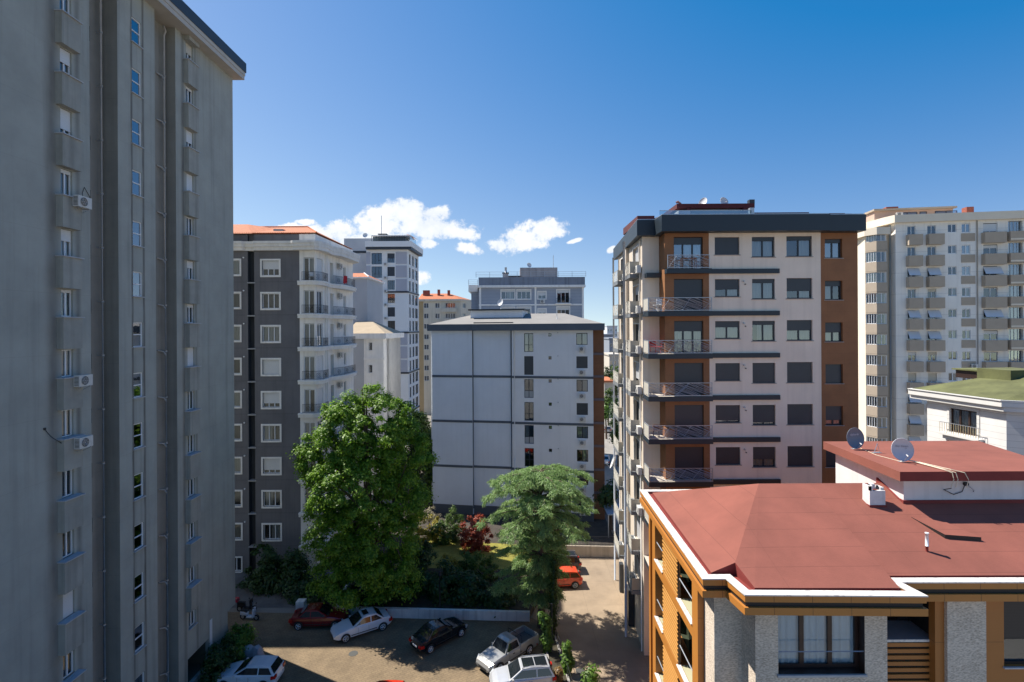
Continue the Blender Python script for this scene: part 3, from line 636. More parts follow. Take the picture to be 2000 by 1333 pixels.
b.face([(x0, -.4, 23.76), (x1, -.4, 23.76), (x1-3.5, 4.5, 25.6), (x0, 4.5, 25.6)], bt); b.face([(x1, -.4, 23.76), (x1, 9.3, 23.76), (x1-3.5, 4.5, 25.6)], bt); b.face([(x0, 9.3, 23.76), (x1, 9.3, 23.76), (x1-3.5, 4.5, 25.6), (x0, 4.5, 25.6)], bt); b.build('roof', G2)

# ---- white and grey high rise (far)
HR = thing('high_rise', (-28, 116, 0), 'white and lavender grey high rise with rows of dark windows and glazed roof terrace', 'building')
f3 = Fr(0, 112, 0)
lav = mat('lavender_render', (.42, .42, .46), .9, .05, .3); pw = mat('pale_render', (.76, .75, .73), .9, .05, .3); pg = mat('pale_grey_render', (.5, .51, .53), .9, .05, .3)
X = lambda u: f3.su(u, 600)
f3s = Fr(X(797), 112, 87.7)
wz = [f3.sz(764, 513.5+26.35*k)[1] for k in range(12)]; hh = 2.05
ZT = f3.sz(764, 488)[1]
b = MB(f3)
hc = [(X(757), X(771.5), z, z+hh) for z in wz]; hg = [(X(726), X(746.5), wz[k]-.35, wz[k]+hh+.1) for k in (0, 1)]+[(X(740), X(746.5), z, z+hh) for z in wz[2:]]
b.wall(X(716), X(797), 0, ZT, hc+hg, pw, rev=.2)
b.build('wall', HR)
for k in range(12):
    if (k//3) % 2 == 0:
        for u0_, u1_ in ((773.5, 795), (716, 724)): b = MB(f3); b.box(X(u0_), X(u1_), -.1, 0, wz[k]-.3, wz[k]+hh+.25, lav); b.build('colour_panel', HR)
for k in (2, 5, 8, 11): b = MB(f3); b.box(X(754), X(797)+.12, -.18, 0, wz[k]-.7, wz[k]-.35, anth); b.build('belt', HR)
b = MB(f3s); LS = f3s.su(818, 600)
ss = [(f3s.su(a, 600), f3s.su(c, 600)) for a, c in ((799.5, 802.6), (805.5, 809), (811, 816))]
b.wall(0, LS, 0, ZT, [(a, c, z-.25, z+hh) for a, c in ss for z in wz], pw, rev=.15); b.face([(LS, 0, 0), (LS, 12, 0), (LS, 12, ZT), (LS, 0, ZT)], pw)
for k in (2, 5, 8, 11): b.box(0, LS, -.15, 0, wz[k]-.7, wz[k]-.35, anth)
b.build('side_wall', HR)
for k, z in enumerate(wz):
    win(HR, f3, X(757), z, X(771.5)-X(757), hh, n=3, dep=.2, m=anth, sur=pw, surw=.25, shut=1.0 if k in (1, 4) else (.5 if k == 0 else 0), sm=shut_d)
    if k > 1: win(HR, f3, X(740), z, X(746.5)-X(740), hh, n=1, dep=.2, m=anth)
    else: win(HR, f3, X(726), z-.35, X(746.5)-X(726), hh+.45, n=3, dep=.2, m=anth, tr=(.35,))
    for a, c in ss: win(HR, f3s, a, z-.25, c-a, hh+.25, n=1, dep=.15, m=anth, tr=(.4,))
b = MB(f3); zt = ZT
b.prism([(X(717), -.9), (X(797)+.9, -.9), (X(797)+1.3, LS+.6), (X(717), LS+.6)], zt, zt+.5, anth); b.prism([(X(716), -1.0), (X(797)+1.0, -1.0), (X(797)+1.4, LS+.7), (X(716), LS+.7)], zt+.5, zt+1.7, pw)
b.build('cornice', HR)
b = MB(f3)
for i in range(24): x = X(726)+i*.36; b.box(x, x+.08, .0, .08, zt+1.7, zt+3.0, anth)
b.box(X(726), X(797)+.6, -.1, 6, zt+3.0, zt+3.15, pw); b.box(X(726), X(790), 1.2, 5.8, zt+1.7, zt+3.0, mat('terrace_inside', (.10, .14, .17), .5))
b.face([(X(797)+.5, -.1, zt+1.7), (X(797)+.7, 6, zt+1.7), (X(797)+.7, 6, zt+3.0), (X(797)+.5, -.1, zt+3.0)], gl2)
b.face([(X(797)+.6, -.2, zt+3.15), (X(797)+1.2, 6.2, zt+3.15), (X(797)-1, 3, zt+3.9)], tile); b.build('glazed_terrace', HR)
b = MB(f3); zb = f3.sz(700, 466, 6)[1]
b.box(X(655), X(728), 6, 14, 0, zb, pg); b.box(X(655), X(728), 5.9, 6, zb-3.4, zb-2.9, anth); b.box(X(711), X(713), 5.85, 6, 0, zb-5.2, anth); b.box(X(729), X(744), 5, 9, zt+1.7, zb+.6, pw); b.prism([(X(728), 4.5), (X(746), 4.5), (X(746), 9), (X(728), 9)], zb+.6, zb+.8, anth)
b.build('rear_block', HR)
b = MB(f3); b.tube([(X(734.5), 5, zb), (X(734.5), 5, zb+5.0)], .07, steel, 5); b.build('antenna', HR)
dish(f3.p(X(696), 7, zb), 0, 1.1, 'small dish on the far pale high rise roof edge', mat('dish_white', (.6, .6, .6), .5))
for k in range(12):
    ac(f3, X(750.5), wz[k]-.6, 'air conditioner left of the %s dark window from the top on the high rise' % (nm+['tenth', 'eleventh', 'twelfth'])[k], 'air conditioners on the far high rise', dep=-.05)

# ---- ochre building (far)
O = thing('ochre_building', (-21, 150, 0), 'cream and ochre flats with orange tiled roof seen beyond the high rise', 'building')
f4 = Fr(0, 145, 0); X = lambda u, y=0: f4.su(u, 600, y)
och = mat('ochre_render', (.42, .31, .17), .9, .08, .3); crm = mat('pale_cream_render', (.60, .55, .45), .9, .08, .3, dirt=.2)
zt = f4.sz(850, 589)[1]; rows = [f4.sz(850, 602+20.3*k)[1] for k in range(8)]
b = MB(f4)
hh = [(X(828), X(837), z, z+1.4) for z in rows]+[(X(850), X(859), z, z+1.4) for z in rows]+[(X(870), X(889), z, z+1.4) for z in rows]
b.wall(X(817), X(827), 0, zt, [], och); b.wall(X(827), X(900), 0, zt, hh, crm, rev=.2); b.box(X(817), X(900), 2, 14, 0, zt, crm)
f4s = Fr(X(900), 145, 60); b2 = MB(f4s); b2.wall(0, 6, 0, zt, [(1, 2.4, z, z+1.4) for z in rows], crm); b.build('wall', O); b2.build('side_wall', O)
for k, z in enumerate(rows):
    win(O, f4, X(828), z, X(837)-X(828), 1.4, n=2); win(O, f4, X(850), z, X(859)-X(850), 1.4, n=2); win(O, f4, X(870), z, X(889)-X(870), 1.4, n=4); win(O, f4s, 1, z, 1.4, 1.4, n=2)
    b = MB(f4); b.box(X(863), X(892), -1.0, 0, z-1.2, z-.1, crm); b.build('balcony', O)
b = MB(f4); b.prism([(X(816), -.6), (X(901), -.6), (X(918), 5), (X(918), 14), (X(816), 14)], zt, zt+.6, crm)
b.face([(X(817), -.4, zt+.61), (X(900), -.4, zt+.61), (X(872), 6, zt+2.6), (X(817), 6, zt+2.6)], tile); b.face([(X(900), -.4, zt+.61), (X(917), 5, zt+.61), (X(872), 6, zt+2.6)], tilew); b.face([(X(917), 5, zt+.61), (X(917), 14, zt+.61), (X(872), 6, zt+2.6)], tilew)
r = b.build('roof', O)
brick = mat('red_brick', (.30, .09, .06), .9, .3, 5)
for (u, w_, h) in ((822, 1.9, 3.4), (851, .7, 3.6), (871, .7, 3.4)): b = MB(f4); b.box(X(u), X(u)+w_, 3.5, 4.4, zt+.7, zt+h, brick); b.build('chimney', r)

# ---- blue grey building with roof terrace
BL = thing('blue_grey_building', (3.5, 94, 0), 'blue grey block with white bands and a railed roof terrace behind the plain block', 'building')
f5 = Fr(0, 88, 0); X = lambda u, y=0: f5.su(u, 570, y)
blg = mat('blue_grey_siding', (.31, .34, .39), .9, .06, .5, extra=lines(2, .55, .03, .7)); blp = mat('blue_grey_render', (.22, .245, .29), .9, .15, .6, dirt=.3)
zt = f5.sz(1040, 562)[1]; rz_ = [f5.sz(1040, 584+33.6*k)[1] for k in range(8)]
defs = [(979, 1005, 1.5, 3), (1010, 1036, 1.5, 3), (1051, 1066, 1.2, 2)]
hh = [(X(a), X(c), z, z+h) for z in rz_ for a, c, h, n in defs]+[(X(1088), X(1112), z-.75, z+1.5) for z in rz_]
b = MB(f5); b.wall(X(935), X(1140), 0, zt, hh, blg, rev=.15); b.box(X(935), X(1140), 2, 14, 0, zt, blp); b.box(X(919), X(935), 1.5, 13, 0, zt-.2, blg)
for u in (936, 1044, 1136.5): b.box(X(u), X(u)+.32, -.08, 0, 0, zt, wr)
for z in rz_: b.box(X(935), X(1140), -.09, -.001, z-1.15, z-.9, wr)
b.build('wall', BL)
for k, z in enumerate(rz_):
    for a, c, h, n in defs: win(BL, f5, X(a), z, X(c)-X(a), h, n=n, dep=.15, sur=wr, surw=.15, shut=.5 if a == 1051 else .18, cur=(.4, .9) if a == 979 else None)
    win(BL, f5, X(1088), z-.75, X(1112)-X(1088), 2.25, n=3, dep=.15, sur=wr, surw=.15, shut=.2)
    b = MB(f5); b.box(X(1085), X(1115), -.7, 0, z-.95, z-.8, wr); s = b.build('balcony_slab', BL)
    link('railing', cached('ribl', lambda: railing_iron(X(1115)-X(1085), .85, False)), s, Vector(f5.p(X(1085), -.65, z-.8))-Vector(s['_w']))
b = MB(f5); zc = zt
b.prism([(X(933), -.5), (X(1143), -.5), (X(1143), 13), (X(933), 13)], zc, zc+.4, wr); b.prism([(X(935), -.35), (X(1142), -.35), (X(1142), 13), (X(935), 13)], zc+.4, zc+1.75, blp)
b.prism([(X(914), 1.0), (X(932), 1.0), (X(932), 10), (X(914), 10)], zc-.6, zc+.6, wr); b.build('cornice', BL)
b = MB(f5)
for (u0, u1, y, z0, h) in ((930, 1144, -.2, zc+1.75, .95), (914, 932, 1.1, zc+.6, .9)):
    x0, x1 = X(u0), X(u1)
    for zz in (.3, .6, 1.0): b.box(x0, x1, y, y+.04, z0+h*zz-.04, z0+h*zz, steel)
    n = max(1, int((x1-x0)/2.2))
    for i in range(n+1): x = x0+(x1-x0)*i/n; b.box(x-.03, x+.03, y, y+.05, z0, z0+h, steel)
b.build('terrace_railing', BL)
ptc = mat('weathered_pink_render', (.38, .33, .31), .9, .15, .7, dirt=.3)
b = MB(f5); zp = f5.sz(1050, 523, 3)[1]; b.box(X(1016, 3), X(1089, 3), 3, 8, zc+1, zp, ptc); b.box(X(982, 3), X(993, 3), 3, 4.2, zc+1, zp-1.0, ptc); b.box(X(981, 3), X(994, 3), 2.9, 4.3, zp-1.0, zp-.85, anth); b.box(X(993, 3), X(1019, 3), 3, 6, zp-1.6, zp-1.4, anth); b.tube([(X(988, 3), 3.4, zp-.9), (X(988, 3), 3.4, zp+.1)], .2, steel, 8)
b.build('penthouse', BL)
b = MB(f5); b.tube([(X(1081, 4), 4, zp), (X(1081, 4), 4, zp+2.3)], .05, steel, 4); b.build('antenna', BL)
dish(f5.p(X(1034, 4), 4, zp-.2), R(25), .85, 'white dish on the pinkish rooftop room of the blue grey block', mat('dish_white', (.6, .6, .6), .5))
ac(f5, X(1055), rz_[0]-.75, 'air conditioner under the small top window of the blue grey block', dep=-.02)

# ================================================================ plain pale block in the middle
F = thing('plain_apartment_block', (0, 72, 0), 'pale grey block with blank wall, dark belts and brown edge, in the middle', 'building')
yr = 64.4; PR = at(1158.5, 700, yr); ff = Fr(PR.x, yr, -9.3)      # s negative to the left
S = lambda u, v=760.0, y=0: ff.su(u, v, y); Z = lambda u, v, y=0: ff.sz(u, v, y)[1]
wg = mat('cool_white_render', (.74, .76, .77), .9, .05, .35, .08, 5, dirt=.04); wg2 = mat('cool_grey_render', (.70, .75, .80), .9, .05, .35, .08, 5, dirt=.04)
slate = mat('slate_trim', (.085, .105, .13), .6, .1, 1); bele = 24.1
sA, sB, sC = S(843.5), S(922), S(1000)
tz = [23.75-2.95*k for k in range(8)]
b = MB(ff); hh = []
for k, z in enumerate(tz): hh += [(S(1024), S(1042), z-2.4, z, .12), (S(1071.5), S(1077.5), z-.42, z, .12), (S(1126), S(1148), z-1.5, z, .12)]
b.wall(sC, 0, 0, bele, hh, wg, rev=.12)
b.wall(sB, sC, 0, bele, [], wg2, y=.35); b.wall(sA, sB, 0, bele, [], wg2, y=.15)
b.face([(sC, 0, 0), (sC, .35, 0), (sC, .35, bele), (sC, 0, bele)], wg2); b.face([(sB, .35, 0), (sB, .15, 0), (sB, .15, bele), (sB, .35, bele)], wg2)
b.box(S(834.5), sA, 1.6, 3, 1.2, bele, wg); b.face([(sA, .15, 0), (sA, 14, 0), (sA, 14, bele), (sA, .15, bele)], wg); b.box(sA+.1, -.05, 2.5, 14, 0, bele, wg)
b.build('wall', F)
for z, h in ((Z(1100, 740), .30), (Z(1100, 831), .30), (Z(1100, 922), .30)):
    b = MB(ff); b.box(sC, .0, -.05, -.001, z, z+h, slate); b.box(sB+.12, sC, .30, .349, z, z+h, slate); b.box(sA, sB, .10, .149, z, z+h, slate)
    b.build('belt', F)
b = MB(ff); b.box(sC, 0, -.06, -.001, 0, 1.0, slate); b.box(sB+.12, sC, .29, .349, 0, 1.2, slate); b.box(sA, sB, .09, .149, 0, 1.2, slate)
b.build('plinth', F)
b = MB(ff); b.tube([(sB+.06, .25, .8), (sB+.06, .25, bele)], .07, slate, 6); b.tube([(sC-.1, .22, .8), (sC-.1, .22, bele)], .09, slate, 6); b.tube([(S(1000.5)+.3, -.05, .8), (S(1000.5)+.3, -.05, bele)], .05, wg, 6); b.build('drainpipes', F)
shF = [0, 1, 0, 0, 0, 0, 1, 0]; shR = [0, 1, 0, 1, 0, 0, .5, 0]
for k, z in enumerate(tz):
    win(F, ff, S(1024), z-2.4, S(1042)-S(1024), 2.38, n=2, dep=.12, m=anth, fw=.07, tr=(.38,), shut=shF[k], sm=shut_d, cur=(.05, .45) if k in (0, 4) else None, g=gl1, low=(.36, mat('frosted_panel', (.34, .36, .38), .35)) if k in (2, 4) else None)
    win(F, ff, S(1071.5), z-.42, S(1077.5)-S(1071.5), .42, n=1, dep=.12, m=brownf, fw=.05)
    win(F, ff, S(1126), z-1.5, S(1148)-S(1126), 1.48, n=2, dep=.12, m=anth, fw=.07, shut=shR[k], sm=shut_d, cur=(.5, 1) if k in (0, 2, 5) else ((0, 1) if k == 4 else ((.55, .95) if k == 7 else None)), cm=curt_b if k == 7 else curt)
    if k < 8: ac(ff, S(1131), z-1.5-.78, 'air conditioner under the %s right hand window from the top of the pale middle block' % nm[k], 'air conditioners on the pale middle block', dep=-.05)
    b = MB(ff); b.tube([(S(1090), -.14, z+.05), (S(1090), 0, z+.05)], .07, steel, 8); b.build('vent', F)
brn = mat('brown_panel_cladding', (.215, .095, .045), .7, .12, 1.2, extra=lines(2, .62, .02, .72)); 
b = MB(ff); x1 = S(1180, 760, .9); b.box(.001, x1, .9, 12, 0, bele, brn)
for v in (694, 738, 783, 829, 874, 920, 965): z = Z(1168, v, .9); b.box(.001, x1+.01, .82, .9, z, z+.3, mat('mauve_belt', (.16, .13, .14), .7))
b.build('brown_side_bay', F)
b = MB(ff); zt = bele
po = [(S(834)-.1, -.1), (sB, -.6+.45), (sB, -.6), (1.1, -.6), (1.6, .1), (1.6, 14), (S(834)-.1, 14)]
po = [(S(836), -.25), (S(924), -.25), (S(925), -.5), (S(1155), -.5), (S(1156), -.5), (1.45, -.5), (1.5, 14), (S(836), 14)]
b.prism(po, zt, zt+.85, slate); b.build('eaves', F)
rfm = mat('taupe_roof', (.25, .235, .215), .9, .1, .6)
b = MB(ff); A_ = (S(838), 0, zt+.86); B_ = (1.2, -.3, zt+.86); Cx = (1.2, 13.5, zt+.86); D_ = (S(838), 13.5, zt+.86); R1 = (S(905), 7, zt+2.35); R2 = (-4.0, 7, zt+2.35)
b.face([A_, B_, R2, R1], rfm); b.face([B_, Cx, R2], rfm); b.face([Cx, D_, R1, R2], rfm); b.face([D_, A_, R1], rfm)
b.box(S(924), S(1001), .4, 1.1, zt+.86, zt+1.1, anth)
r = b.build('roof', F)
b = MB(ff); b.box(S(919, 600, 4), S(1021, 600, 4), 4, 9, zt+1.4, zt+2.75, wg2); b.box(S(914, 600, 3.6), S(1024, 600, 3.6), 3.6, 9.4, zt+2.75, zt+2.95, anth); b.box(S(919, 600, 4), S(1022, 600, 4), 3.9, 3.999, zt+1.0, zt+1.75, anth); b.build('rooftop_room', r)
b = MB(ff); x = S(1085); b.tube([(x, 3, zt+1.3), (x, 3, zt+2.2)], .05, white, 6); b.build('vent_pipe', r)
dish(ff.p(S(977, 600, 5), 5, zt+2.95), R(-38), .95, 'white dish on the rooftop room of the pale middle block', mat('dish_white', (.6, .6, .6), .5), pole=.5)
# ================================================================ right building (beige and brown, anthracite belts)
G = thing('modern_apartment_block', (17, 42, 0), 'beige and brown block with dark belts, dark windows and slanted balcony railings', 'building')
bg_ = mat('beige_render', (.80, .69, .555), .9, .07, .5, .15, 6, dirt=.10); bn = mat('brown_panels', (.27, .115, .042), .65, .14, .9, extra=both(lines(2, .75, .012, .75), lines(0, 1.2, .012, .8)))
bt_ = mat('belt_metal', (.016, .026, .036), .45, .06, 1)
fg = Fr(0, 36.8, 0); FHg = 3.02; ZT = 31.2
rw = lambda u0, v0, u1, v1, k, y=0: (lambda r: (r[0], r[1], r[2]-FHg*k, r[3]-FHg*k))(fg.rect(u0, v0, u1, v1, y))
cols = {'a': (1396, 463.5, 1444, 498), 'b': (1468.5, 463, 1513, 502.5), 'c': (1536, 461.5, 1586, 501.5)}
b = MB(fg); hh = [rw(*cols[c], k)+(.15,) for c in cols for k in range(9)]
X = lambda u, v=600: fg.su(u, v)
xl, xm, xr = 14.18, X(1603.5), X(1679)
b.wall(xl, xm, 0, ZT, hh, bg_); 
fgb = fg.off(0, .18); hb = []
for k in range(9): r = fgb.rect(1611, 467, 1645, 504.5); hb.append((r[0], r[1], r[2]-FHg*k, r[3]-FHg*k, .2))
bb = MB(fgb); bb.wall(xm, xr, 0, ZT, hb, bn); bb.build('brown_wall', G)
b.face([(xm, 0, 0), (xm, .18, 0), (xm, .18, ZT), (xm, 0, ZT)], bg_)
b.box(12, xr, 3, 7, 0, ZT, bg_); b.build('front_wall', G)
bb = MB(fg); r0 = fg.rect(1316, 467, 1373, 526)
hd = [(r0[0], r0[1], 28.62-FHg*k, 28.62+2.32-FHg*k, .2) for k in range(8)]
bb.wall(11.0, xl, 0, ZT, hd, bn); bb.face([(11.0, 0, 0), (11.0, 1.45, 0), (11.0, 1.45, ZT), (11.0, 0, ZT)], bn); bb.build('brown_bay', G)
bb = MB(fg); bb.wall(9.72, 11.0, 0, ZT, [], bg_, y=1.4); bb.box(9.72, 10.35, 1.34, 1.4, 0, ZT, bg_); bb.build('corner_wall', G)
SA = {'a': [1, .55, .32, 1, .85, 1, 1, 0, 1], 'b': [.17, .17, .17, 1, .85, .6, 1, 1, 0], 'c': [.17, .6, .48, 1, 1, 1, 1, 1, 1]}
CU = {'a': [None, (.5, 1), (0, 1), None, None, None, None, None, None], 'b': [(0, 1), (.05, .95), (.3, 1), None, None, (0, 1), None, None, None], 'c': [(.5, 1), (.5, .95), (.0, 1), None, None, None, None, None, None]}
slg = mat('sill_beige', (.32, .28, .25), .7)
for c in cols:
    for k in range(9):
        r = rw(*cols[c], k); win(G, fg, r[0], r[2], r[1]-r[0], r[3]-r[2], n=2, dep=.15, m=anth, fw=.07, shut=SA[c][k], sm=shut_d, cur=CU[c][k], sill=(.05, slg), box=.2 if SA[c][k] < .3 else 0, g=gl1)
SB = [.17, .25, .5, 1, .72, 1, 1, 1, 1]
for k in range(9):
    h = hb[k]; win(G, fgb, h[0], h[2], h[1]-h[0], h[3]-h[2], n=2, dep=.2, m=anth, fw=.07, shut=SB[k], sm=shut_d, cur=(0, .45) if k == 1 else ((0, 1) if k in (2, 4) else None), cm=curt if k < 4 else mat('pink_curtain', (.5, .33, .3), .9), sill=(.04, slg), g=gl2 if k == 0 else gl1)
SD = [.2, 1, .3, 1, 1, 1, 1, 1]
for k in range(8):
    h = hd[k]; win(G, fg, h[0], h[2], h[1]-h[0], 2.3, n=3, dep=.2, m=anth, fw=.08, shut=SD[k], sm=shut_d, cur=(.35, 1) if k == 0 else ((0, 1) if k == 2 else None), g=gl2 if k == 0 else gl1)
    # flue caps near the windows
for k in range(1, 8):
    for x_, s_ in ((X(1452), .06),):
        b = MB(fg); z = 30.75-FHg*k; b.tube([(x_, -.16, z), (x_, 0, z)], .055, steel, 8); b.tube([(x_+.12, -.1, z-.22), (x_+.12, 0, z-.22)], .04, anth, 8); b.build('flue', G)
# belts and balconies
for k in range(8):
    z = 28.28-FHg*k
    b = MB(fg); b.box(xl, X(1521), -.16, -.001, z, z+.33, bt_); b.build('belt', G)
    if k == 0:
        b = MB(fg); b.box(10.98, xl, -.55, -.001, z, z+.33, bt_); b.box(9.9, 10.97, .8, 1.399, z-.15, z+.18, bt_); s = b.build('balcony_slab', G)
        link('railing', diag_rail(X(1381)-X(1300), .95, 11), s, Vector(fg.p(X(1300), -.5, z+.36))-Vector(s['_w']))
    else:
        b = MB(fg); b.prism([(9.62, -.62), (xl, -.62), (xl, -.001), (11.0-.001, -.001), (11.0-.001, 1.335), (9.72, 1.335)], z-.02, z+.33, bt_, mtop=mat('balcony_tiles', (.5, .45, .38), .7))
        s = b.build('balcony_slab', G); w_ = xl-9.66
        link('railing', cached(('dr', k % 3), lambda: diag_rail(w_, .95, 20+k % 3)), s, Vector(fg.p(9.64, -.56, z+.35))-Vector(s['_w']))
        pn = MB(); pn.box(0, 1.5, -.015, .015, .05, .9, mat('railing_end_panel', (.46, .43, .37), .6))
        rr = random.Random(k)
        for i in range(11): x = -.1+i*.15; pn.bar((max(0.02, x), -.03, .08), (min(1.48, x+.45), -.03, .88), .014, mat('orange_slat', (.62, .28, .07), .5) if i % 2 else steel)
        for x in (0, 1.5): pn.box(x-.02, x+.02, -.03, .03, -.2, .95, steel)
        pn.box(0, 1.5, -.03, .03, .9, .95, steel)
        if k < 7: link('end_panel', cached('endp', lambda: pn.mesh('end_panel')), s, Vector(fg.p(9.66, -.56, z+.35))-Vector(s['_w']), R(88))
# left side wall
dx, dy = -.05, -1.0; FL = Fr(9.72+.05*11.1, 38.15+11.1, math.degrees(math.atan2(dy, dx))); LL = 11.1
b = MB(FL); sw = mat('beige_side_render', (.60, .51, .41), .9, .07, .5, .12, 6, dirt=.12)
uA = (FL.su(1213), FL.su(1225)); uB = (FL.su(1242), FL.su(1252.5))
hA = [(1.6, 3.9, 28.6-FHg*k, 30.75-FHg*k, .2) for k in range(9)]; hB = [(7.6, 9.9, 28.6-FHg*k, 30.75-FHg*k, .2) for k in range(9)]
b.wall(0, LL, 0, ZT, hA+hB, sw); b.face([(0, 0, 0), (0, 3, 0), (0, 3, ZT), (0, 0, ZT)], sw)
b.box(4.7, 5.6, -.25, 0, 0, ZT, sw); b.build('side_wall', G)
for k in range(9):
    for i, h in enumerate((hA[k], hB[k])):
        if h[2] < 1: continue
        win(G, FL, h[0], h[2], 2.3, 2.15, n=3, dep=.2, m=anth, fw=.07, shut=[.2, .25, 1, 1, .3, 0, .6, 0][(k+i*3) % 8], sm=mat('light_shutter', (.45, .45, .46), .5, extra=lines(2, .05, .008, .6)) if (k+i) % 3 else shut_d, cur=(0, .7) if k % 2 else None, sur=wr, surw=.07)
        z = h[2]-.05
        b = MB(FL); b.box(h[0]-.45, h[1]+.35, -.75, -.001, z-.3, z-.02, mat('balcony_edge', (.17, .18, .19), .7)); s = b.build('balcony_slab', G)
        link('railing', cached(('sr', i, k % 2), lambda: diag_rail(3.1, .95, 40+i*2+k % 2, mat('cream_railing', (.34, .32, .27), .5))), s, Vector(FL.p(h[0]-.45, -.72, z))-Vector(s['_w']), FL.phi)
        e = MB(); e.box(0, .7, -.015, .015, .05, .92, mat('cream_railing', (.34, .32, .27), .5)); link('railing_end', cached('sre', lambda: e.mesh('railing_end')), s, Vector(FL.p(h[1]+.35, -.72, z))-Vector(s['_w']), FL.phi+math.pi/2)
        if k < 7: ac(FL, h[1]+.42, z+.0, 'air conditioner beside the %s %s side balcony from the top of the brown block' % (nm[k], 'far' if i == 0 else 'near'), 'air conditioners on the side of the brown block', dep=-.08)
b = MB(FL)
b.tube([(-.3, -.45, 0), (-.3, -.45, ZT)], .085, mat('pale_post', (.42, .45, .50), .5), 8); b.build('corner_post', G)
b = MB(FL); b.tube([(8.8, -.95, 0), (8.8, -.95, ZT+.05)], .105, mat('pale_post', (.42, .45, .50), .5), 8); b.build('corner_post', G)
b = MB(FL); b.tube([(10.6, -.08, 0), (10.6, -.08, ZT-.2)], .05, wr, 8); b.tube([(.6, -.08, 0), (.6, -.08, ZT-.2)], .05, wr, 8); b.tube([(4.2, -.08, 0), (4.2, -.08, ZT-.2)], .045, wr, 8); b.build('drainpipes', G)
b = MB(FL); b.box(1.5, 2.1, -.35, -.02, 0, 2.6, anth); b.build('ground_pillar', G); b = MB(FL); b.box(6.3, 7.4, -.5, -.02, 0, 2.9, anth); b.build('ground_pillar', G)
# cornice
b = MB(); o = 36.0
ci = [(11.55, 36.0), (X(1626, 430)-.55, 36.0), (X(1626, 430)-.5, 36.25), (25.3, 36.25), (25.35, 48), (10.3+.1, 50.3), (9.2, 37.55), (10.45, 37.55), (10.5, 37.6), (10.5, 36.85)]
ci = [(10.55, 35.95), (22.4, 35.95), (22.45, 36.15), (25.05, 36.15), (25.1, 44.2), (14, 44.4), (10.25, 51.6), (9.22, 37.6), (10.5, 37.6)]
b.prism(ci, ZT, ZT+1.15, bt_); b.prism([(x+(.05 if x < 20 else -.05), y+.06) for x, y in ci], ZT+1.15, ZT+1.22, steel); b.build('cornice', G)
rd = mat('red_roof_felt', (.10, .024, .026), .9, .15, 1)
b = MB(); b.prism([(11, 37), (24.6, 37), (24.6, 43.8), (10.9, 43.8)], ZT+1.2, lambda x, y: ZT+1.3+(y-37)*.05+(.4 if y > 38 else .1), rd)
b.prism([(15.4, 37.5), (21.8, 37.5), (21.8, 44), (15.4, 44)], ZT+1.2, ZT+1.62, rd); b.prism([(22.4, 37.3), (24.3, 37.3), (24.3, 44), (22.4, 44)], ZT+1.2, ZT+1.5, rd)
b.box(9.6, 10.9, 39, 44, ZT+1.2, ZT+1.75, rd)
r = b.build('roof', G)
fp = Fr(0, 39.5, 0); xp0, xp1 = fp.su(1322, 400), fp.su(1474, 400); zp = fp.sz(1400, 398)[1]
b = MB(fp); b.box(xp0+1.2, xp1-.3, .3, 6, ZT+1.2, zp-.35, mat('terrace_wall', (.16, .18, .19), .8)); b.box(xp0, xp1, 0, 6.4, zp-.35, zp, rd); b.box(xp0+.8, xp0+1.1, 0, .3, ZT+1.2, zp-.3, rd); b.box(xp1-.9, xp1-.6, -.05, .3, ZT+1.2, zp-.3, rd); b.box(xp0, xp0+.9, -.4, .6, ZT+1.2, zp-.6, mat('rooftop_boxes', (.5, .45, .42), .7)); b.build('rooftop_room', r)
b = MB(); y = 36.3; x0, x1 = (1288-999)*y/1000, (1468-999)*y/1000; b.face([(x0, y, ZT+1.22), (x1, y, ZT+1.22), (x1, y, ZT+1.5), (x0, y, ZT+1.5)], gl2); b.box(x0, x1, y-.02, y+.02, ZT+1.5, ZT+1.54, steel); b.box(x1-.1, x1+.2, y, y+.3, ZT+1.22, ZT+1.7, steel); b.build('glass_railing', r)
b = MB(fp); xx = fp.su(1337, 395); b.tube([(xx, 1, zp-.1), (xx, 1, zp+.25), (xx-.2, 1, zp+.4), (xx-.3, 1, zp+.32)], .1, mat('copper_flue', (.35, .16, .12), .5), 8); b.build('flue', r)
b = MB(fp); b.box(xp1-.3, xp1+.1, .2, .6, zp, zp+.35, anth); b.box(xp1+4, xp1+5.2, 1, 1.6, ZT+1.9, ZT+2.05, anth); b.build('roof_vent', r)
gds = 'dishes on the roof of the brown block'
dwh = mat('dish_white', (.6, .6, .6), .5)
dish((fp.su(1387, 395), 41, zp-.05), R(-55), .75, 'narrow looking dish left on the brown block roof', dwh, group=gds, pole=.15)
dish((fp.su(1424, 395), 40.4, zp-.05), R(12), .68, 'round dish right on the brown block roof facing the camera', dwh, group=gds, pole=.1)
# things on the balconies
zz = lambda k: 28.64-FHg*k
chair(fg.p(10.5, .2, zz(1)), 200, white, 'white chair on the second balcony of the brown corner')
chair(fg.p(10.2, .3, zz(2)), 160, mat('red_plastic', (.5, .04, .03), .5), 'red chair left on the third balcony of the brown corner')
chair(fg.p(10.75, .6, zz(2)), 230, mat('red_plastic', (.5, .04, .03), .5), 'red chair right on the third balcony of the brown corner')
chair(fg.p(10.4, .3, zz(4)), 170, mat('brown_plastic', (.16, .07, .05), .6), 'brown chair on the fifth balcony of the brown corner')
def table(loc, w, d, h, m, label):
    o = thing('balcony_table', loc, label, 'table'); b = MB(); b.box(-w/2, w/2, -d/2, d/2, h-.04, h, m); link('tabletop', b.mesh('tabletop'), o)
    for x in (-w/2+.05, w/2-.05):
        for y in (-d/2+.05, d/2-.05): b = MB(); b.box(x-.02, x+.02, y-.02, y+.02, 0, h-.04, m); link('leg', b.mesh('leg'), o)
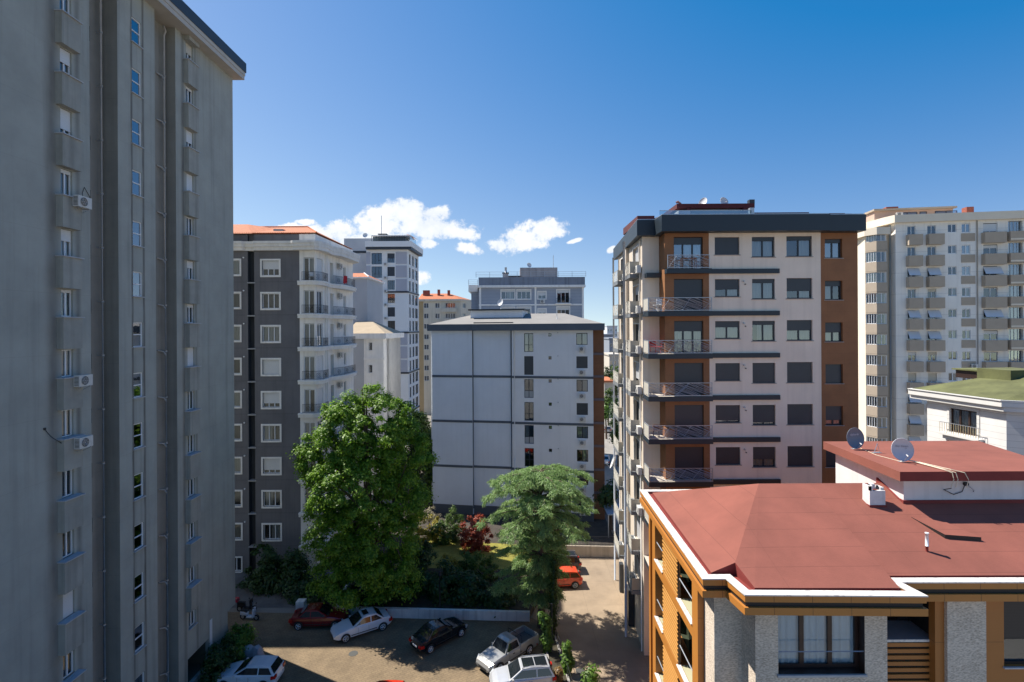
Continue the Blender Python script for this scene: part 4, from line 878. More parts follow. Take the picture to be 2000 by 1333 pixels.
table(fg.p(12.6, -.3, zz(0)), 1.1, .4, .72, mat('wood_table', (.25, .11, .05), .6), 'brown wooden table behind the topmost balcony railing')
table(fg.p(11.3, -.25, zz(4)), .8, .5, .7, mat('wood_table', (.25, .11, .05), .6), 'wooden table on the fifth balcony beside the brown chair')
def lounger_or_rack(loc): pass
b = MB(); 
for i in range(8): b.bar((9.9+i*.12, 37.4, zz(1)+.7), (9.9+i*.12, 36.7, zz(1)+.7), .008, steel)
for x in (9.9, 10.74): b.bar((x, 37.4, zz(1)), (x, 36.7, zz(1)+.75), .012, steel); b.bar((x, 36.7, zz(1)), (x, 37.4, zz(1)+.75), .012, steel)
b.build('drying_rack', label='folding wire drying rack beside the white balcony chair', cat='drying rack')
# laundry on lower side balconies near the yellow building
def bucket(loc, m, label, r=.2, h=.3, name='plastic_tub'):
    b = MB(); k = 14; P = [(loc[0]+r*.8*math.cos(6.283*i/k), loc[1]+r*.8*math.sin(6.283*i/k), loc[2]) for i in range(k)]; Q = [(loc[0]+r*math.cos(6.283*i/k), loc[1]+r*math.sin(6.283*i/k), loc[2]+h) for i in range(k)]; T_ = [(loc[0]+r*.7*math.cos(6.283*i/k), loc[1]+r*.7*math.sin(6.283*i/k), loc[2]+.04) for i in range(k)]
    for i in range(k): j = (i+1) % k; b.face([P[i], P[j], Q[j], Q[i]], m, True); b.face([Q[i], Q[j], T_[j], T_[i]], m, True)
    b.face(P[::-1], m); b.face(T_, m); b.tube(Q+[Q[0]], .018, m, 5); b.build(name, label=label, cat='tub')
p = fg.p(9.95, -.3, zz(6)+.9); bucket(p, org, 'orange tub on the balcony railing above the yellow building', .32, .12)
bucket(fg.p(9.95, -.2, zz(6)), blu, 'blue tub on the balcony floor beside the yellow building', .3, .55)
bucket(fg.p(9.9, -.25, zz(7)), pink, 'pink tub on the low balcony by the yellow building', .22, .5)
cloth((9.72, 36.2, zz(7)+.95), .5, .4, org, 'orange cloth on the low balcony railing by the yellow building', 0)
cloth((10.1, 36.15, zz(7)+.95), .35, .5, red, 'red cloth on the low balcony railing by the yellow building', 0)
dish(at(1197, 917, 50.0), R(-100), 1.5, 'big white dish fixed at the far corner of the brown block', dwh, pole=.1)

# ================================================================ cream tower at far right
H = thing('cream_tower_block', (60, 75, 0), 'tall cream block with rows of taupe balconies and awnings at the far right', 'building')
x0 = q(1750, 650)[0]*71; fh = Fr(x0, 71, -9.0); S = lambda u, v=600, y=0: fh.su(u, v, y); Z = lambda u, v, y=0: fh.sz(u, v, y)[1]
ch = mat('cream_tower_render', (.84, .79, .71), .9, .06, .4, .1, 5, dirt=.12, extra=lines(2, 2.9, .05, .72, 0.2)); tp = mat('taupe_parapet', (.43, .35, .265), .9, .06, 1, extra=lines(2, 2.9, .05, .5, -.2)); chl = mat('warm_cream_render', (.74, .64, .50), .9, .05, .5)
ZT = Z(1760, 436); NR = 13; fl = 2.9
zb = [Z(1783, 459.6)-fl*k for k in range(NR)]     # top of balcony boxes
b = MB(fh); hh = []
for z in zb:
    hh += [(S(1773), S(1789), z, z+1.25), (S(1812), S(1829), z, z+1.25), (S(1852), S(1869), z+.22, z+1.35), (S(1879), S(1896), z+.15, z+1.35), (S(1921), S(1949), z, z+1.3), (S(1970), S(1998), z, z+1.5, .3), (S(2040), S(2070), z, z+1.3)]
b.wall(0, S(2090), 0, ZT, hh, ch, rev=.12); b.face([(0, 0, 0), (0, 1.5, 0), (0, 1.5, ZT), (0, 0, ZT)], ch)
b.box(S(1750)+.5, S(2090), 2.5, 13, 0, ZT, ch)
yb = 1.4; sL, sM, sR = S(1678.5, 600, yb), S(1690, 600, yb), 0.0
sL = S(1690.3, 600, yb)
b.wall(sL, sR, 0, ZT-1, [], chl, y=yb)
b.face([(sL, yb, 0), (sL+.9, 13, 0), (sL+.9, 13, ZT-1), (sL, yb, ZT-1)], chl)
b.build('wall', H)
b = MB(fh); b.tube([(S(1739, 600, 1.2), 1.2, 0), (S(1739, 600, 1.2), 1.2, ZT)], .12, mat('blue_grey_pipe', (.3, .36, .42), .5), 6); b.tube([(S(1908.5), -.1, 0), (S(1908.5), -.1, ZT)], .07, pipem, 6); b.build('drainpipes', H)
rh = random.Random(4)
aw = mat('awning_cloth', (.55, .58, .62), .8)
def awn(s0, s1, z):
    def f():
        b = MB(); w_ = round(s1-s0, 2); b.face([(0, .0, 1.2), (w_, 0, 1.2), (w_, -.55, .18), (0, -.55, .18)], aw); b.face([(0, .02, 1.19), (w_, .02, 1.19), (w_, -.53, .16), (0, -.53, .16)], aw)
        b.bar((0, -.55, .18), (w_, -.55, .18), .02, steel); b.bar((0, -.05, .2), (0, -.55, .18), .015, steel); b.bar((w_, -.05, .2), (w_, -.55, .18), .015, steel); return b.mesh('awning')
    link('awning', cached(('aw', round(s1-s0, 2)), f), H, Vector(fh.p(s0, -.02, z))-Vector((60, 75, 0)), fh.phi)
AWN = {('a', 2), ('a', 4), ('a', 5), ('b', 2), ('b', 4), ('b', 5), ('e', 2), ('e', 4), ('a', 8), ('a', 9), ('b', 9), ('a', 10)}
for k, z in enumerate(zb):
    for c, (u0, u1, bu0, bu1, n) in {'a': (1773, 1789, 1770, 1797, 2), 'b': (1812, 1829, 1809, 1839, 2), 'e': (1921, 1949, 1917, 1959, 2)}.items():
        s0, s1 = S(u0), S(u1); win(H, fh, s0, z, s1-s0, 1.23, n=n, dep=.12, shut=rh.choice([0, 0, .3, .8]), sm=rh.choice([shut_w, shut_c]))
        b = MB(fh); a0, a1 = S(bu0), S(bu1); b.box(a0, a1, -.75, -.001, z-1.45, z, tp); b.build('balcony', H)
        if (c, k) in AWN: awn(s0-.05, s1+.35, z+.02)
    for c, (u0, u1, lo, up) in {'c': (1852, 1869, .22, 1.35), 'd': (1879, 1896, .15, 1.35)}.items():
        s0, s1 = S(u0), S(u1); win(H, fh, s0, z+lo, s1-s0, up-lo-.02, n=2, dep=.1, fw=.07, cur=(.5, 1) if k % 2 else None, g=gl2 if c == 'd' and k < 3 else gl1)
    b = MB(fh); b.box(S(1877.5), S(1905), -.05, -.001, z-1.05, z+.02, tp); b.build('panel', H)
    s0, s1 = S(1970), S(1998); win(H, fh, s0, z, s1-s0, 1.48, n=4, dep=.3, fw=.04, m=steel, g=gl2)
    b = MB(fh); b.box(S(1965), S(2003), -.85, -.001, z-1.3, z, tp); b.box(S(1965), S(2003), -.88, -.85, z-1.15, z-.95, chl); b.build('balcony', H)
# corner bay
bay = [(S(1690.5, 600, yb), yb+.0), (S(1712, 600, -.0+.15), .15), (S(1733, 600, .55), .55), (S(1733, 600, yb), yb)]
bay = [(S(1690.5, 600, yb), yb-.002), (S(1712.5, 600, .1), .1), (S(1733, 600, .2), .2), (S(1733, 600, .2), yb-.002)]
bayin = [(bay[0][0]+.15, yb-.003), (bay[1][0]+.03, .25), (bay[2][0]-.1, .35), (bay[3][0]-.1, yb-.003)]
for k, z in enumerate(zb):
    zz_ = z-.65
    b = MB(fh); b.prism(bay, zz_-1.45, zz_, tp if k % 2 else tp); b.build('bay_parapet', H)
    g_ = MB(fh); 
    for i in range(2):
        p0, p1 = bayin[i], bayin[i+1]; g_.face([(*p0, zz_), (*p1, zz_), (*p1, zz_+1.45), (*p0, zz_+1.45)], gl1)
    m_ = MB(fh)
    for i in range(2):
        p0, p1 = bayin[i], bayin[i+1]; n = 4 if i == 0 else 2
        for j in range(n+1): t = j/n; x = p0[0]+(p1[0]-p0[0])*t; y = p0[1]+(p1[1]-p0[1])*t-.01; m_.box(x-.04, x+.04, y-.03, y+.03, zz_, zz_+1.45, white)
        L_ = math.hypot(p1[0]-p0[0], p1[1]-p0[1])
        for zq in (zz_+.05, zz_+1.4): m_.bar((p0[0], p0[1], zq), (p1[0], p1[1], zq), .035, white)
    m_.prism([(bayin[0][0]+.1, yb-.004), (bayin[1][0], .55), (bayin[2][0]-.1, .6), (bayin[3][0]-.1, yb-.004)], zz_, zz_+1.45, room if k % 3 else curt_b)
    o = m_.build('bay_window', H); g_.build('pane', o)
b = MB(fh); po = [(sL-.4, yb-.3), (bay[0][0], yb-.5), (bay[1][0]-.1, -.1), (bay[2][0]+.3, -.2), (-.6, .5), (-.3, -.55), (S(2090), -.55), (S(2090), 13), (sL-.4, 13)]
b.prism([(S(1690.5, 600, yb)-.3, yb-.4), (S(1712.5, 600, .1)-.1, -.2), (S(1733, 600, .2)+.3, -.1), (S(1738), yb), (S(1690.5), 6)], ZT-1.5, ZT-.5, chl)
b.prism([(-.9, 1.0), (-.35, -.5), (S(2090), -.5), (S(2090), 13), (-3.5, 13)], ZT, ZT+1.05, chl); b.build('cornice', H)
pk = mat('pink_render', (.52, .36, .28), .9, .08, .5)
b = MB(fh); z1 = Z(1800, 406, 3); b.box(S(1703, 600, 4), S(1864, 600, 3), 3.2, 11, ZT-1, z1-.25, pk); b.box(S(1699, 600, 4), S(1868, 600, 3), 2.7, 11.5, z1-.25, z1, tp); b.build('penthouse', H)
for u, w_ in ((1752, 2.6), (1796, .9), (1826, 2.8)): x = S(u, 410, 3.2); win(H, fh, x, z1-1.7, w_, 1.15, n=2 if w_ > 1 else 1, dep=3.14, m=brownf)
for u, w_, y in ((1731, 1.6, 4), (1888, .9, 2)): b = MB(fh); b.box(S(u, 410, y), S(u, 410, y)+w_, y, y+1, ZT+.3, (z1+.5 if u < 1800 else ZT+2.3), brick); b.build('chimney', H)
ac(fh, S(1743, 418, 3), ZT+1.05+.25, 'air conditioner on the roof terrace of the cream tower', dep=2.2)
ac(fh, S(1893), zb[6]-.9, 'air conditioner under the seventh white window of the cream tower', dep=-.1)

# ================================================================ building with green roof
J = thing('green_roofed_house', (40, 42, 0), 'white sided house with mossy green roof and brown balcony door on the right', 'building')
P0, P1 = (35.9, 44.6), (36.85, 38.2); fj = Fr(P0[0], P0[1], math.degrees(math.atan2(P1[1]-P0[1], P1[0]-P0[0])))
Lw = math.hypot(P1[0]-P0[0], P1[1]-P0[1]); sid = mat('white_siding', (.70, .68, .65), .85, .06, 1, extra=lines(2, .48, .03, .72)); trim = mat('house_trim', (.66, .64, .60), .8, .06, 1, extra=lines(2, .33, .03, .7, .1)); moss = mat('mossy_roof_felt', (.125, .13, .05), .95, .38, .55, .2, 6)
zE = 18.05; s0, s1, z0, z1 = fj.rect(1855, 800, 1908.5, 850)
z0 = fj.sz(1880, 848)[1]; z1 = fj.sz(1880, 800)[1]
b = MB(fj); b.wall(fj.su(1811, 850), Lw, 0, zE, [(s0, s1, z0, z1, .15), (s0, s1, z0-3, z1-3, .15)], sid)
sj0 = fj.su(1811, 850)
b.face([(Lw, 0, 0), (Lw+1.0, 1.25, 0), (Lw+1.0, 1.25, zE), (Lw, 0, zE)], sid); b.face([(Lw+1.0, 1.25, 0), (Lw+1.0, 9, 0), (Lw+1.0, 9, zE), (Lw+1.0, 1.25, zE)], sid)
b.face([(sj0, 0, 0), (sj0, 9, 0), (sj0, 9, zE), (sj0, 0, zE)], sid); b.build('wall', J)
o = win(J, fj, s0, z0, s1-s0, z1-z0-.02, n=3, dep=.15, m=brownf, fw=.11, cur=(0, 1), sur=trim, surw=.2)
b = MB(fj); b.box(s0-.55, s1+.5, -.5, -.001, z0-.28, z0-.1, trim); b.box(s0-.35, s1+.3, -.3, -.001, z0-.6, z0-.28, trim); s = b.build('balcony_slab', J)
def rj():
    b = MB(); w_ = s1-s0+.9
    for x in [w_*i/16 for i in range(17)]: b.box(x-.012, x+.012, -.012, .012, 0, .85, mat('brass_railing', (.42, .34, .2), .4))
    b.box(0, w_, -.02, .02, .85, .89, steel); return b.mesh('railing')
link('railing', rj(), s, Vector(fj.p(s0-.45, -.45, z0-.1))-Vector(s['_w']), fj.phi)
b = MB(fj); e = .62
ev = lambda e: [(sj0-1.2, -e), (Lw+.15, -e), (Lw+1.35, 1.0), (Lw+1.5, .7), (Lw+6, .2), (Lw+6, 11), (sj0-1.2, 11)]
b.prism(ev(.45), zE, zE+.35, trim); b.prism(ev(.62), zE+.35, zE+.8, trim); b.prism(ev(.7), zE+.8, zE+.86, trim); b.build('cornice', J)
b = MB(fj); zt = zE+.87; A_ = (sj0-1.0, -.45, zt); B_ = (Lw+.1, -.45, zt); C_ = (Lw+1.2, 1.1, zt); D_ = (Lw+6, .3, zt); R1 = (sj0+2.2, 5.0, zt+1.45); R2 = (Lw+6, 5.0, zt+1.45)
b.face([A_, B_, (Lw+.3, 3.9, zt+1.2), R1], moss); b.face([B_, C_, (Lw+.9, 3.6, zt+.9), (Lw+.3, 3.9, zt+1.2)], moss); b.face([C_, D_, R2, (Lw+.3, 3.9, zt+1.2)], moss); b.face([A_, R1, (sj0-1, 10.8, zt)], moss); b.face([R1, (Lw+.3, 3.9, zt+1.2), R2], moss); b.face([R1, R2, (Lw+6, 10.8, zt), (sj0-1, 10.8, zt)], moss)
r = b.build('roof', J)
b = MB(fj); b.prism([(sj0+1.2, 3.6), (sj0+3.8, 3.6), (sj0+3.8, 7), (sj0+1.2, 7)], zt+.9, lambda x, y: zt+1.9, moss); b.box(sj0-1.8, sj0+1.1, 5, 5.4, zt+.8, zt+1.5, brownf); b.box(sj0-2.0, sj0+1.3, 4.8, 7.4, zt+1.5, zt+1.62, moss); b.build('dormer', r)

# ================================================================ foreground house with red roof and ochre cladding
I = thing('ochre_clad_house', (16, 25, 0), 'nearest building with red felt roof, white coping, ochre cladding and stone piers', 'building')
felt = mat('red_felt', (.24, .077, .053), .92, .17, .5, .12, 14, extra=both(lines(1, 1.02, .02, .68, .3, .10), lines(0, 5.7, .014, .8, 1.1, .06)))
felt2 = mat('red_felt_cross', (.232, .074, .051), .92, .17, .5, .12, 14, extra=both(lines(0, 1.3, .018, .68, .2, .10),))
edge = mat('red_flashing', (.20, .03, .024), .8, .15, 1)
def marble_ex(t, pos, cs, b):
    n = t.nodes.new('ShaderNodeTexNoise'); n.inputs['Scale'].default_value = 2.6; n.inputs['Detail'].default_value = 9; n.inputs['Distortion'].default_value = 1.6; t.links.new(pos, n.inputs['Vector'])
    r = t.nodes.new('ShaderNodeValToRGB'); r.color_ramp.elements[0].position = .36; r.color_ramp.elements[0].color = (.48, .45, .43, 1); r.color_ramp.elements[1].position = .50; r.color_ramp.elements[1].color = (.72, .67, .61, 1); t.links.new(n.outputs[0], r.inputs[0]); return r.outputs[0]
marb = mat('white_marble', (.7, .66, .62), .5, extra=marble_ex)
oc = mat('ochre_panel', (.44, .175, .032), .55, .05, .8, extra=None); oc.node_tree.nodes['Principled BSDF'].inputs['Specular IOR Level'].default_value = .3
ocj = mat('ochre_panel_jointed', (.40, .185, .045), .55, .05, .8, extra=lines(0, 1.5, .016, .35, .25)); ocb = mat('brown_ochre_panel', (.40, .15, .032), .55, .05, .8, extra=lines(2, 1.6, .016, .35, .7))
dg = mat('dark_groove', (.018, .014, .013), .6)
def stone_ex(t, pos, cs, b):
    mp = t.nodes.new('ShaderNodeMapping'); mp.inputs['Scale'].default_value = (1, 1, 3.2); t.links.new(pos, mp.inputs[0])
    n = t.nodes.new('ShaderNodeTexVoronoi'); n.inputs['Scale'].default_value = 9; n.inputs['Randomness'].default_value = 1; t.links.new(mp.outputs[0], n.inputs['Vector'])
    n2 = t.nodes.new('ShaderNodeTexNoise'); n2.inputs['Scale'].default_value = 11; n2.inputs['Detail'].default_value = 9; n2.inputs['Roughness'].default_value = .7; t.links.new(mp.outputs[0], n2.inputs['Vector'])
    n3 = t.nodes.new('ShaderNodeTexNoise'); n3.inputs['Scale'].default_value = .7; n3.inputs['Detail'].default_value = 3; t.links.new(pos, n3.inputs['Vector'])
    f = M(t, 'ADD', M(t, 'MULTIPLY', n2.outputs[0], .75), M(t, 'ADD', M(t, 'MULTIPLY', n.outputs['Distance'], .35), M(t, 'MULTIPLY', n3.outputs[0], .25)))
    r = t.nodes.new('ShaderNodeValToRGB'); r.color_ramp.elements[0].position = .40; r.color_ramp.elements[0].color = (.24, .18, .125, 1); r.color_ramp.elements[1].position = .78; r.color_ramp.elements[1].color = (.72, .61, .49, 1); t.links.new(f, r.inputs[0])
    bp = t.nodes.new('ShaderNodeBump'); bp.inputs['Strength'].default_value = .6; bp.inputs['Distance'].default_value = .03; t.links.new(f, bp.inputs['Height']); t.links.new(bp.outputs[0], b.inputs['Normal'])
    return r.outputs[0]
stn = mat('rough_travertine', (.35, .32, .28), .95, extra=stone_ex)
ZC = 14.74
# outer outline of coping (counterclockwise)
co_ = [(7.31, 19.8), (8.22, 19.8), (8.4, 18.6), (14.95, 18.45), (14.75, 19.45), (34, 19.3), (34, 30.7), (7.6, 30.7)]
def inset(P, d):
    n = len(P); out = []
    for i in range(n):
        a, b_, c = Vector(P[i-1]), Vector(P[i]), Vector(P[(i+1) % n]); e1 = (b_-a).normalized(); e2 = (c-b_).normalized()
        n1 = Vector((-e1.y, e1.x)); n2 = Vector((-e2.y, e2.x)); k = (n1+n2); k = k/(1+n1.dot(n2)); out.append((b_.x+k.x*d, b_.y+k.y*d))
    return out
def ring(b, P, Q_, z0, z1, m):
    n = len(P)
    for i in range(n):
        j = (i+1) % n
        b.face([(*P[i], z0), (*P[j], z0), (*P[j], z1), (*P[i], z1)], m); b.face([(*Q_[i], z0), (*Q_[i], z1), (*Q_[j], z1), (*Q_[j], z0)], m)
        b.face([(*P[i], z1), (*P[j], z1), (*Q_[j], z1), (*Q_[i], z1)], m); b.face([(*P[i], z0), (*Q_[i], z0), (*Q_[j], z0), (*P[j], z0)], m)
b = MB(); ring(b, co_, inset(co_, .36), ZC-.045, ZC, marb); b.build('coping', I)
i1, i2 = inset(co_, .03), inset(co_, .10)
ocx = mat('ochre_fascia', (.45, .175, .033), .5, .05, .8, extra=both(lines(0, 1.38, .02, .3, .2)))
b = MB(); ring(b, i1, inset(co_, .33), ZC-.285, ZC-.046, ocx); ring(b, i2, inset(co_, .5), ZC-.47, ZC-.286, dg); ring(b, inset(co_, .0), inset(co_, .7), ZC-.74, ZC-.471, ocx); b.build('fascia', I)
# roof
ri = inset(co_, .34); zr = ZC-.10
b = MB(); RY = 25.2; RZ = 16.75; sl = (RZ-(ZC-.02))/(RY-18.9)
R1 = (12.1, RY, RZ); Rb = (12.1, 26.0, RZ)
e0 = [(ri[0][0]+.18, ri[0][1]+.15), (ri[1][0]+.3, ri[1][1]+.2), (ri[2][0]+.3, ri[2][1]+.15), (14.35, ri[3][1]+.2)]
zq = ZC+.0
Pn = [(*e0[0], zq), (*e0[1], zq+.0), (*e0[2], zq)]
far = (8.2, 30.1, zq)
nv = (Vector(Pn[0])-Vector(far)).cross(Vector(R1)-Vector(far)); P1_ = (Pn[1][0], Pn[1][1], zq+.37)
b.face([far, Pn[0], P1_, R1], felt2); b.face([P1_, Pn[2], R1], felt)      # left hip plane
b.face([Pn[0], Pn[1], P1_], edge); b.face([Pn[1], Pn[2], P1_], edge)
b.face([Pn[2], (e0[3][0], e0[3][1], zq), (14.6, RY, RZ), R1], felt)
yR = 19.95; b.face([(14.6, yR, zq), (33.5, yR-.1, zq), (33.5, RY, RZ), (14.6, RY, RZ)], felt)
b.face([(14.35, e0[3][1], zq), (14.6, yR, zq), (14.6, RY, RZ)], edge)
b.face([far, R1, (33.5, RY, RZ), (33.5, 30.1, zq)], felt)
r = b.build('roof', I)
# gutter strip with dark red upstand
b = MB(); b.prism(inset(co_, .35), ZC-.4, ZC-.13, edge)
def strip(p, q_, h=.14):
    b.face([(p[0], p[1], ZC-.14), (q_[0], q_[1], ZC-.14), (q_[0], q_[1], ZC+.005), (p[0], p[1], ZC+.005)], edge)
strip(far, Pn[0]); strip(Pn[0], Pn[1]); strip(Pn[1], Pn[2]); strip(Pn[2], (e0[3][0], e0[3][1])); strip((14.6, yR), (33.5, yR-.1)); b.build('gutter', I)
# upper rooftop room with overhanging slab
sl_ = [(17.62, 23.3), (25.4, 23.3), (26.8, 29.5), (17.9, 29.5)]
wp_ = mat('white_rooftop_render', (.66, .63, .61), .85, .06, .8, .1, 6, dirt=.12)
b = MB(); b.prism([(18.2, 23.85), (25, 23.85), (26.2, 29.1), (18.35, 29.1)], 15.2, 17.4, wp_); o = b.build('rooftop_room', I)
b = MB(); b.prism([(18.13, 23.78), (25.05, 23.78), (25.05, 24.1), (18.14, 24.1)], 15.2, 16.36, edge); b.prism([(18.12, 24.1), (18.5, 24.1), (18.5, 25.6), (18.16, 25.6)], 15.2, lambda x, y: 16.36+(y-24.1)*.36, edge); b.build('flashing', o)
b = MB(); b.prism(sl_, 17.4, 17.82, edge, mtop=felt); b.prism([(x+(.02 if x > 20 else -.02), y) for x, y in sl_][:1]+[(17.6, 23.27), (25.42, 23.27), (26.83, 29.53), (17.88, 29.53)][1:], 17.82, 17.84, felt)
b = MB(); b.face([(17.62, 23.3, 17.4), (17.9, 29.5, 17.4), (17.9, 29.5, 17.83), (17.62, 23.3, 17.83)], felt2); b.face([(17.62, 23.3, 17.4), (25.4, 23.3, 17.4), (25.4, 23.3, 17.83), (17.62, 23.3, 17.83)], edge)
b.face([(25.4, 23.3, 17.4), (26.8, 29.5, 17.4), (26.8, 29.5, 17.83), (25.4, 23.3, 17.83)], edge); b.face([(17.9, 29.5, 17.4), (26.8, 29.5, 17.4), (26.8, 29.5, 17.83), (17.9, 29.5, 17.83)], edge)
b.face([(*p, 17.83) for p in sl_], felt); b.face([(*p, 17.4) for p in sl_], wp_); b.build('slab_roof', o)
# chimney
b = MB(); x, y, z = 16.45, 23.6, 16.1; cw = mat('chimney_white', (.66, .64, .62), .85, .12, 3, dirt=.2)
b.box(x, x+.72, y, y+.5, z+.12, z+.78, cw); b.box(x, x+.08, y, y+.5, z+.78, z+.98, cw); b.box(x, x+.26, y, y+.08, z+.78, z+.98, cw) if False else None
b.box(x, x+.14, y, y+.09, z+.78, z+1.0, cw); b.box(x+.28, x+.44, y+.28, y+.5, z+.78, z+1.0, cw); b.box(x+.56, x+.72, y+.1, y+.5, z+.78, z+.9, cw); b.box(x+.2, x+.34, y+.05, y+.12, z+.78, z+.83, brick); b.box(x-.03, x+.75, y-.03, y+.53, z-.35, z+.12, edge)
b.box(x+.1, x+.5, y+.12, y+.3, z+.76, z+.785, brick); c = b.build('chimney', I)
b = MB(); b.box(x+.15, x+.27, y+.4, y+.46, z+.785, z+.95, anth); b.box(x+.46, x+.54, y+.2, y+.26, z+.785, z+.96, anth); b.build('flue_grille', c)
b = MB(); P = gr(1811, 1078, 15.2); x, y = 17.05, 21.1; b.tube([(x, y, 15.0), (x, y, 15.40)], .05, edge, 10); b.tube([(x, y, 15.40), (x, y, 15.92)], .06, white, 12); b.tube([(x, y, 15.92), (x, y, 15.95)], .075, white, 12); b.build('vent_pipe', I)
# lifted felt patch
def rs(x, y): return zq+(RZ-zq)*(y-yR)/(RY-yR)
b = MB(); pp = [(18.35, 21.75), (19.75, 21.6), (18.95, 22.85), (17.85, 22.95)]
zl = [.17, .17, .02, .02]
b.face([(x, y, rs(x, y)+d) for (x, y), d in zip(pp, zl)], felt); b.face([(pp[0][0], pp[0][1], rs(*pp[0])), (pp[1][0], pp[1][1], rs(*pp[1])), (pp[1][0], pp[1][1], rs(*pp[1])+.17), (pp[0][0], pp[0][1], rs(*pp[0])+.17)], dg)
b.face([(pp[0][0], pp[0][1], rs(*pp[0])), (pp[3][0], pp[3][1], rs(*pp[3])), (pp[3][0], pp[3][1], rs(*pp[3])+.02), (pp[0][0], pp[0][1], rs(*pp[0])+.17)], dg); b.build('roof_hatch', r)
# left facade
PA, PB = (7.98, 29.4), (7.82, 21.75); fl_ = Fr(PA[0], PA[1], math.degrees(math.atan2(PB[1]-PA[1], PB[0]-PA[0]))); LL = math.hypot(PB[0]-PA[0], PB[1]-PA[1])
S = lambda u, v=1200: fl_.su(u, v)
zs = [11.4, 8.2, 5.0, 1.8]; zf = ZC-.74
a0, a1, a2, a3 = S(1280), S(1294.7), S(1323), S(1351.5)
b = MB(fl_)
op = [(a0, a3, zs[0], zf-.02, .0)]+[(a0, a3, zs[i], zs[i-1]-.52, .0) for i in (1, 2, 3)]
b.wall(0, LL, 0, zf, [(h[0], h[1], h[2], h[3], .9) for h in op], oc, deep=.3, room_m=mat('green_glass_wall', (.05, .06, .04), .15), rm=ocb)
b.face([(LL, 0, 0), (LL, 4, 0), (LL, 4, zf), (LL, 0, zf)], ocb); b.face([(0, 0, 0), (0, 8, 0), (0, 8, zf), (0, 0, zf)], oc); b.build('left_wall', I)
lv = mat('louvre_slat', (.50, .24, .06), .5, .05, 1)
for h in op:
    b = MB(fl_); z = h[2]+.1
    while z < h[3]-.05: b.prism([(a1, -.02), (a2, -.02), (a2, .035), (a1, .035)], z, z+.085, lv); z += .20
    b.box(a1, a1+.05, .03, .1, h[2]+.05, h[3], brownf); b.box(a2-.05, a2, .03, .1, h[2]+.05, h[3], brownf); b.box(a1+.05, a2-.05, .14, .18, h[2], h[3], brownf); b.build('louvre_screen', I)
    for (x0, x1) in ((a0, a1), (a2, a3)):
        b = MB(fl_); b.box(x0-.02, x1+.02, -.06, .14, h[2]-.001, h[2]+.05, marb); b.box(x0, x1, .18, .85, h[2]-.001, h[2]+.02, mat('sill_tiles', (.40, .38, .24), .7)); b.build('sill', I)
        b = MB(fl_); b.bar((x0, .10, h[2]+1.0), (x1, .10, h[2]+1.0), .03, steel); b.build('handrail', I)
        win(I, fl_, x0+.05, h[2]+.03, x1-x0-.1, h[3]-h[2]-.05, n=2, dep=.8, m=anth, fw=.07, g=gl1)
# front walls
stp = []
b = MB(); zb_ = zf-.01
FR2 = Fr(0, 21.75, 0); b.box(7.84, 8.09, 21.75, 21.9, 0, zb_, ocb)
b.face([(8.09, 20.65, 0), (8.09, 21.75, 0), (8.09, 21.75, zb_), (8.09, 20.65, zb_)], stn); b.face([(8.09, 20.65, 0), (9.2, 20.65, 0), (9.2, 20.65, zb_), (8.09, 20.65, zb_)], stn)
b.face([(9.2, 19.5, 0), (9.2, 20.65, 0), (9.2, 20.65, zb_), (9.2, 19.5, zb_)], stn)
ff2 = Fr(0, 19.5, 0); w0, w1 = ff2.su(1520, 1270), ff2.su(1689, 1270); zs1 = ff2.sz(1600, 1317)[1]
b.build('pier', I)
b = MB(ff2); wb = ff2.su(1733, 1270)
b.wall(9.2, wb, 0, zb_, [(w0, w1, zs1, 13.72, .42), (w0, w1, zs1-3.2, 13.2-3.2, .42)], stn, rm=brownf)
b.face([(wb, 0, 0), (wb, 2, 0), (wb, 2, zb_), (wb, 0, zb_)], stn); b.build('bay_wall', I)
bcur = mat('blue_grey_curtain', (.60, .66, .70), .9)
win(I, ff2, w0, zs1, w1-w0, 13.7-zs1, n=3, dep=.38, m=brownf, fw=.13, cur=(.02, .98), cm=bcur, g=glass('clear_glass', (.85, .9, .92), .07)); win(I, ff2, w0, zs1-3.2, w1-w0, 2.4, n=3, dep=.38, m=brownf, fw=.13, cur=(.02, .98), cm=bcur)
b = MB(ff2); zr_ = ff2.sz(1600, 1275)[1]; b.bar((w0, .06, zr_), (w1, .06, zr_), .022, steel); b.build('handrail', I)
b = MB(ff2); b.box(w0-.05, w1+.05, -.08, .37, zs1-.08, zs1-.001, stone); b.build('sill', I)
# recessed balcony with louvred parapet
fb = Fr(0, 20.3, 0); x0, x1 = wb+.002, fb.su(1827, 1280); zt = fb.sz(1780, 1249)[1]
b = MB(fb); b.box(x0, x1, 0, 1.3, zt-.06, zt, mat('grey_stone_top', (.30, .28, .27), .6, .08, 4)); b.box(x0, x1, -.02, .0, zt-.1, zt-.005, marb)
z = zt-.28
for i in range(8): b.box(x0+.02, x1-.12, -.03, .06, z, z+.15, ocb); z -= .25
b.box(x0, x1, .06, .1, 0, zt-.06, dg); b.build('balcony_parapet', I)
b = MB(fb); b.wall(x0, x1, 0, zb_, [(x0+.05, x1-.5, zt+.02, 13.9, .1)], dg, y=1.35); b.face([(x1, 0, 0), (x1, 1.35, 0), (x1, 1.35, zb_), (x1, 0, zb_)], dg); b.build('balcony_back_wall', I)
win(I, fb.off(0, 1.35), x0+.05, zt+.02, x1-x0-.55, 13.9-zt-.04, n=2, dep=.08, m=brownf, fw=.09)
fr3 = Fr(0, 20.0, 0); S3 = lambda u: fr3.su(u, 1270)
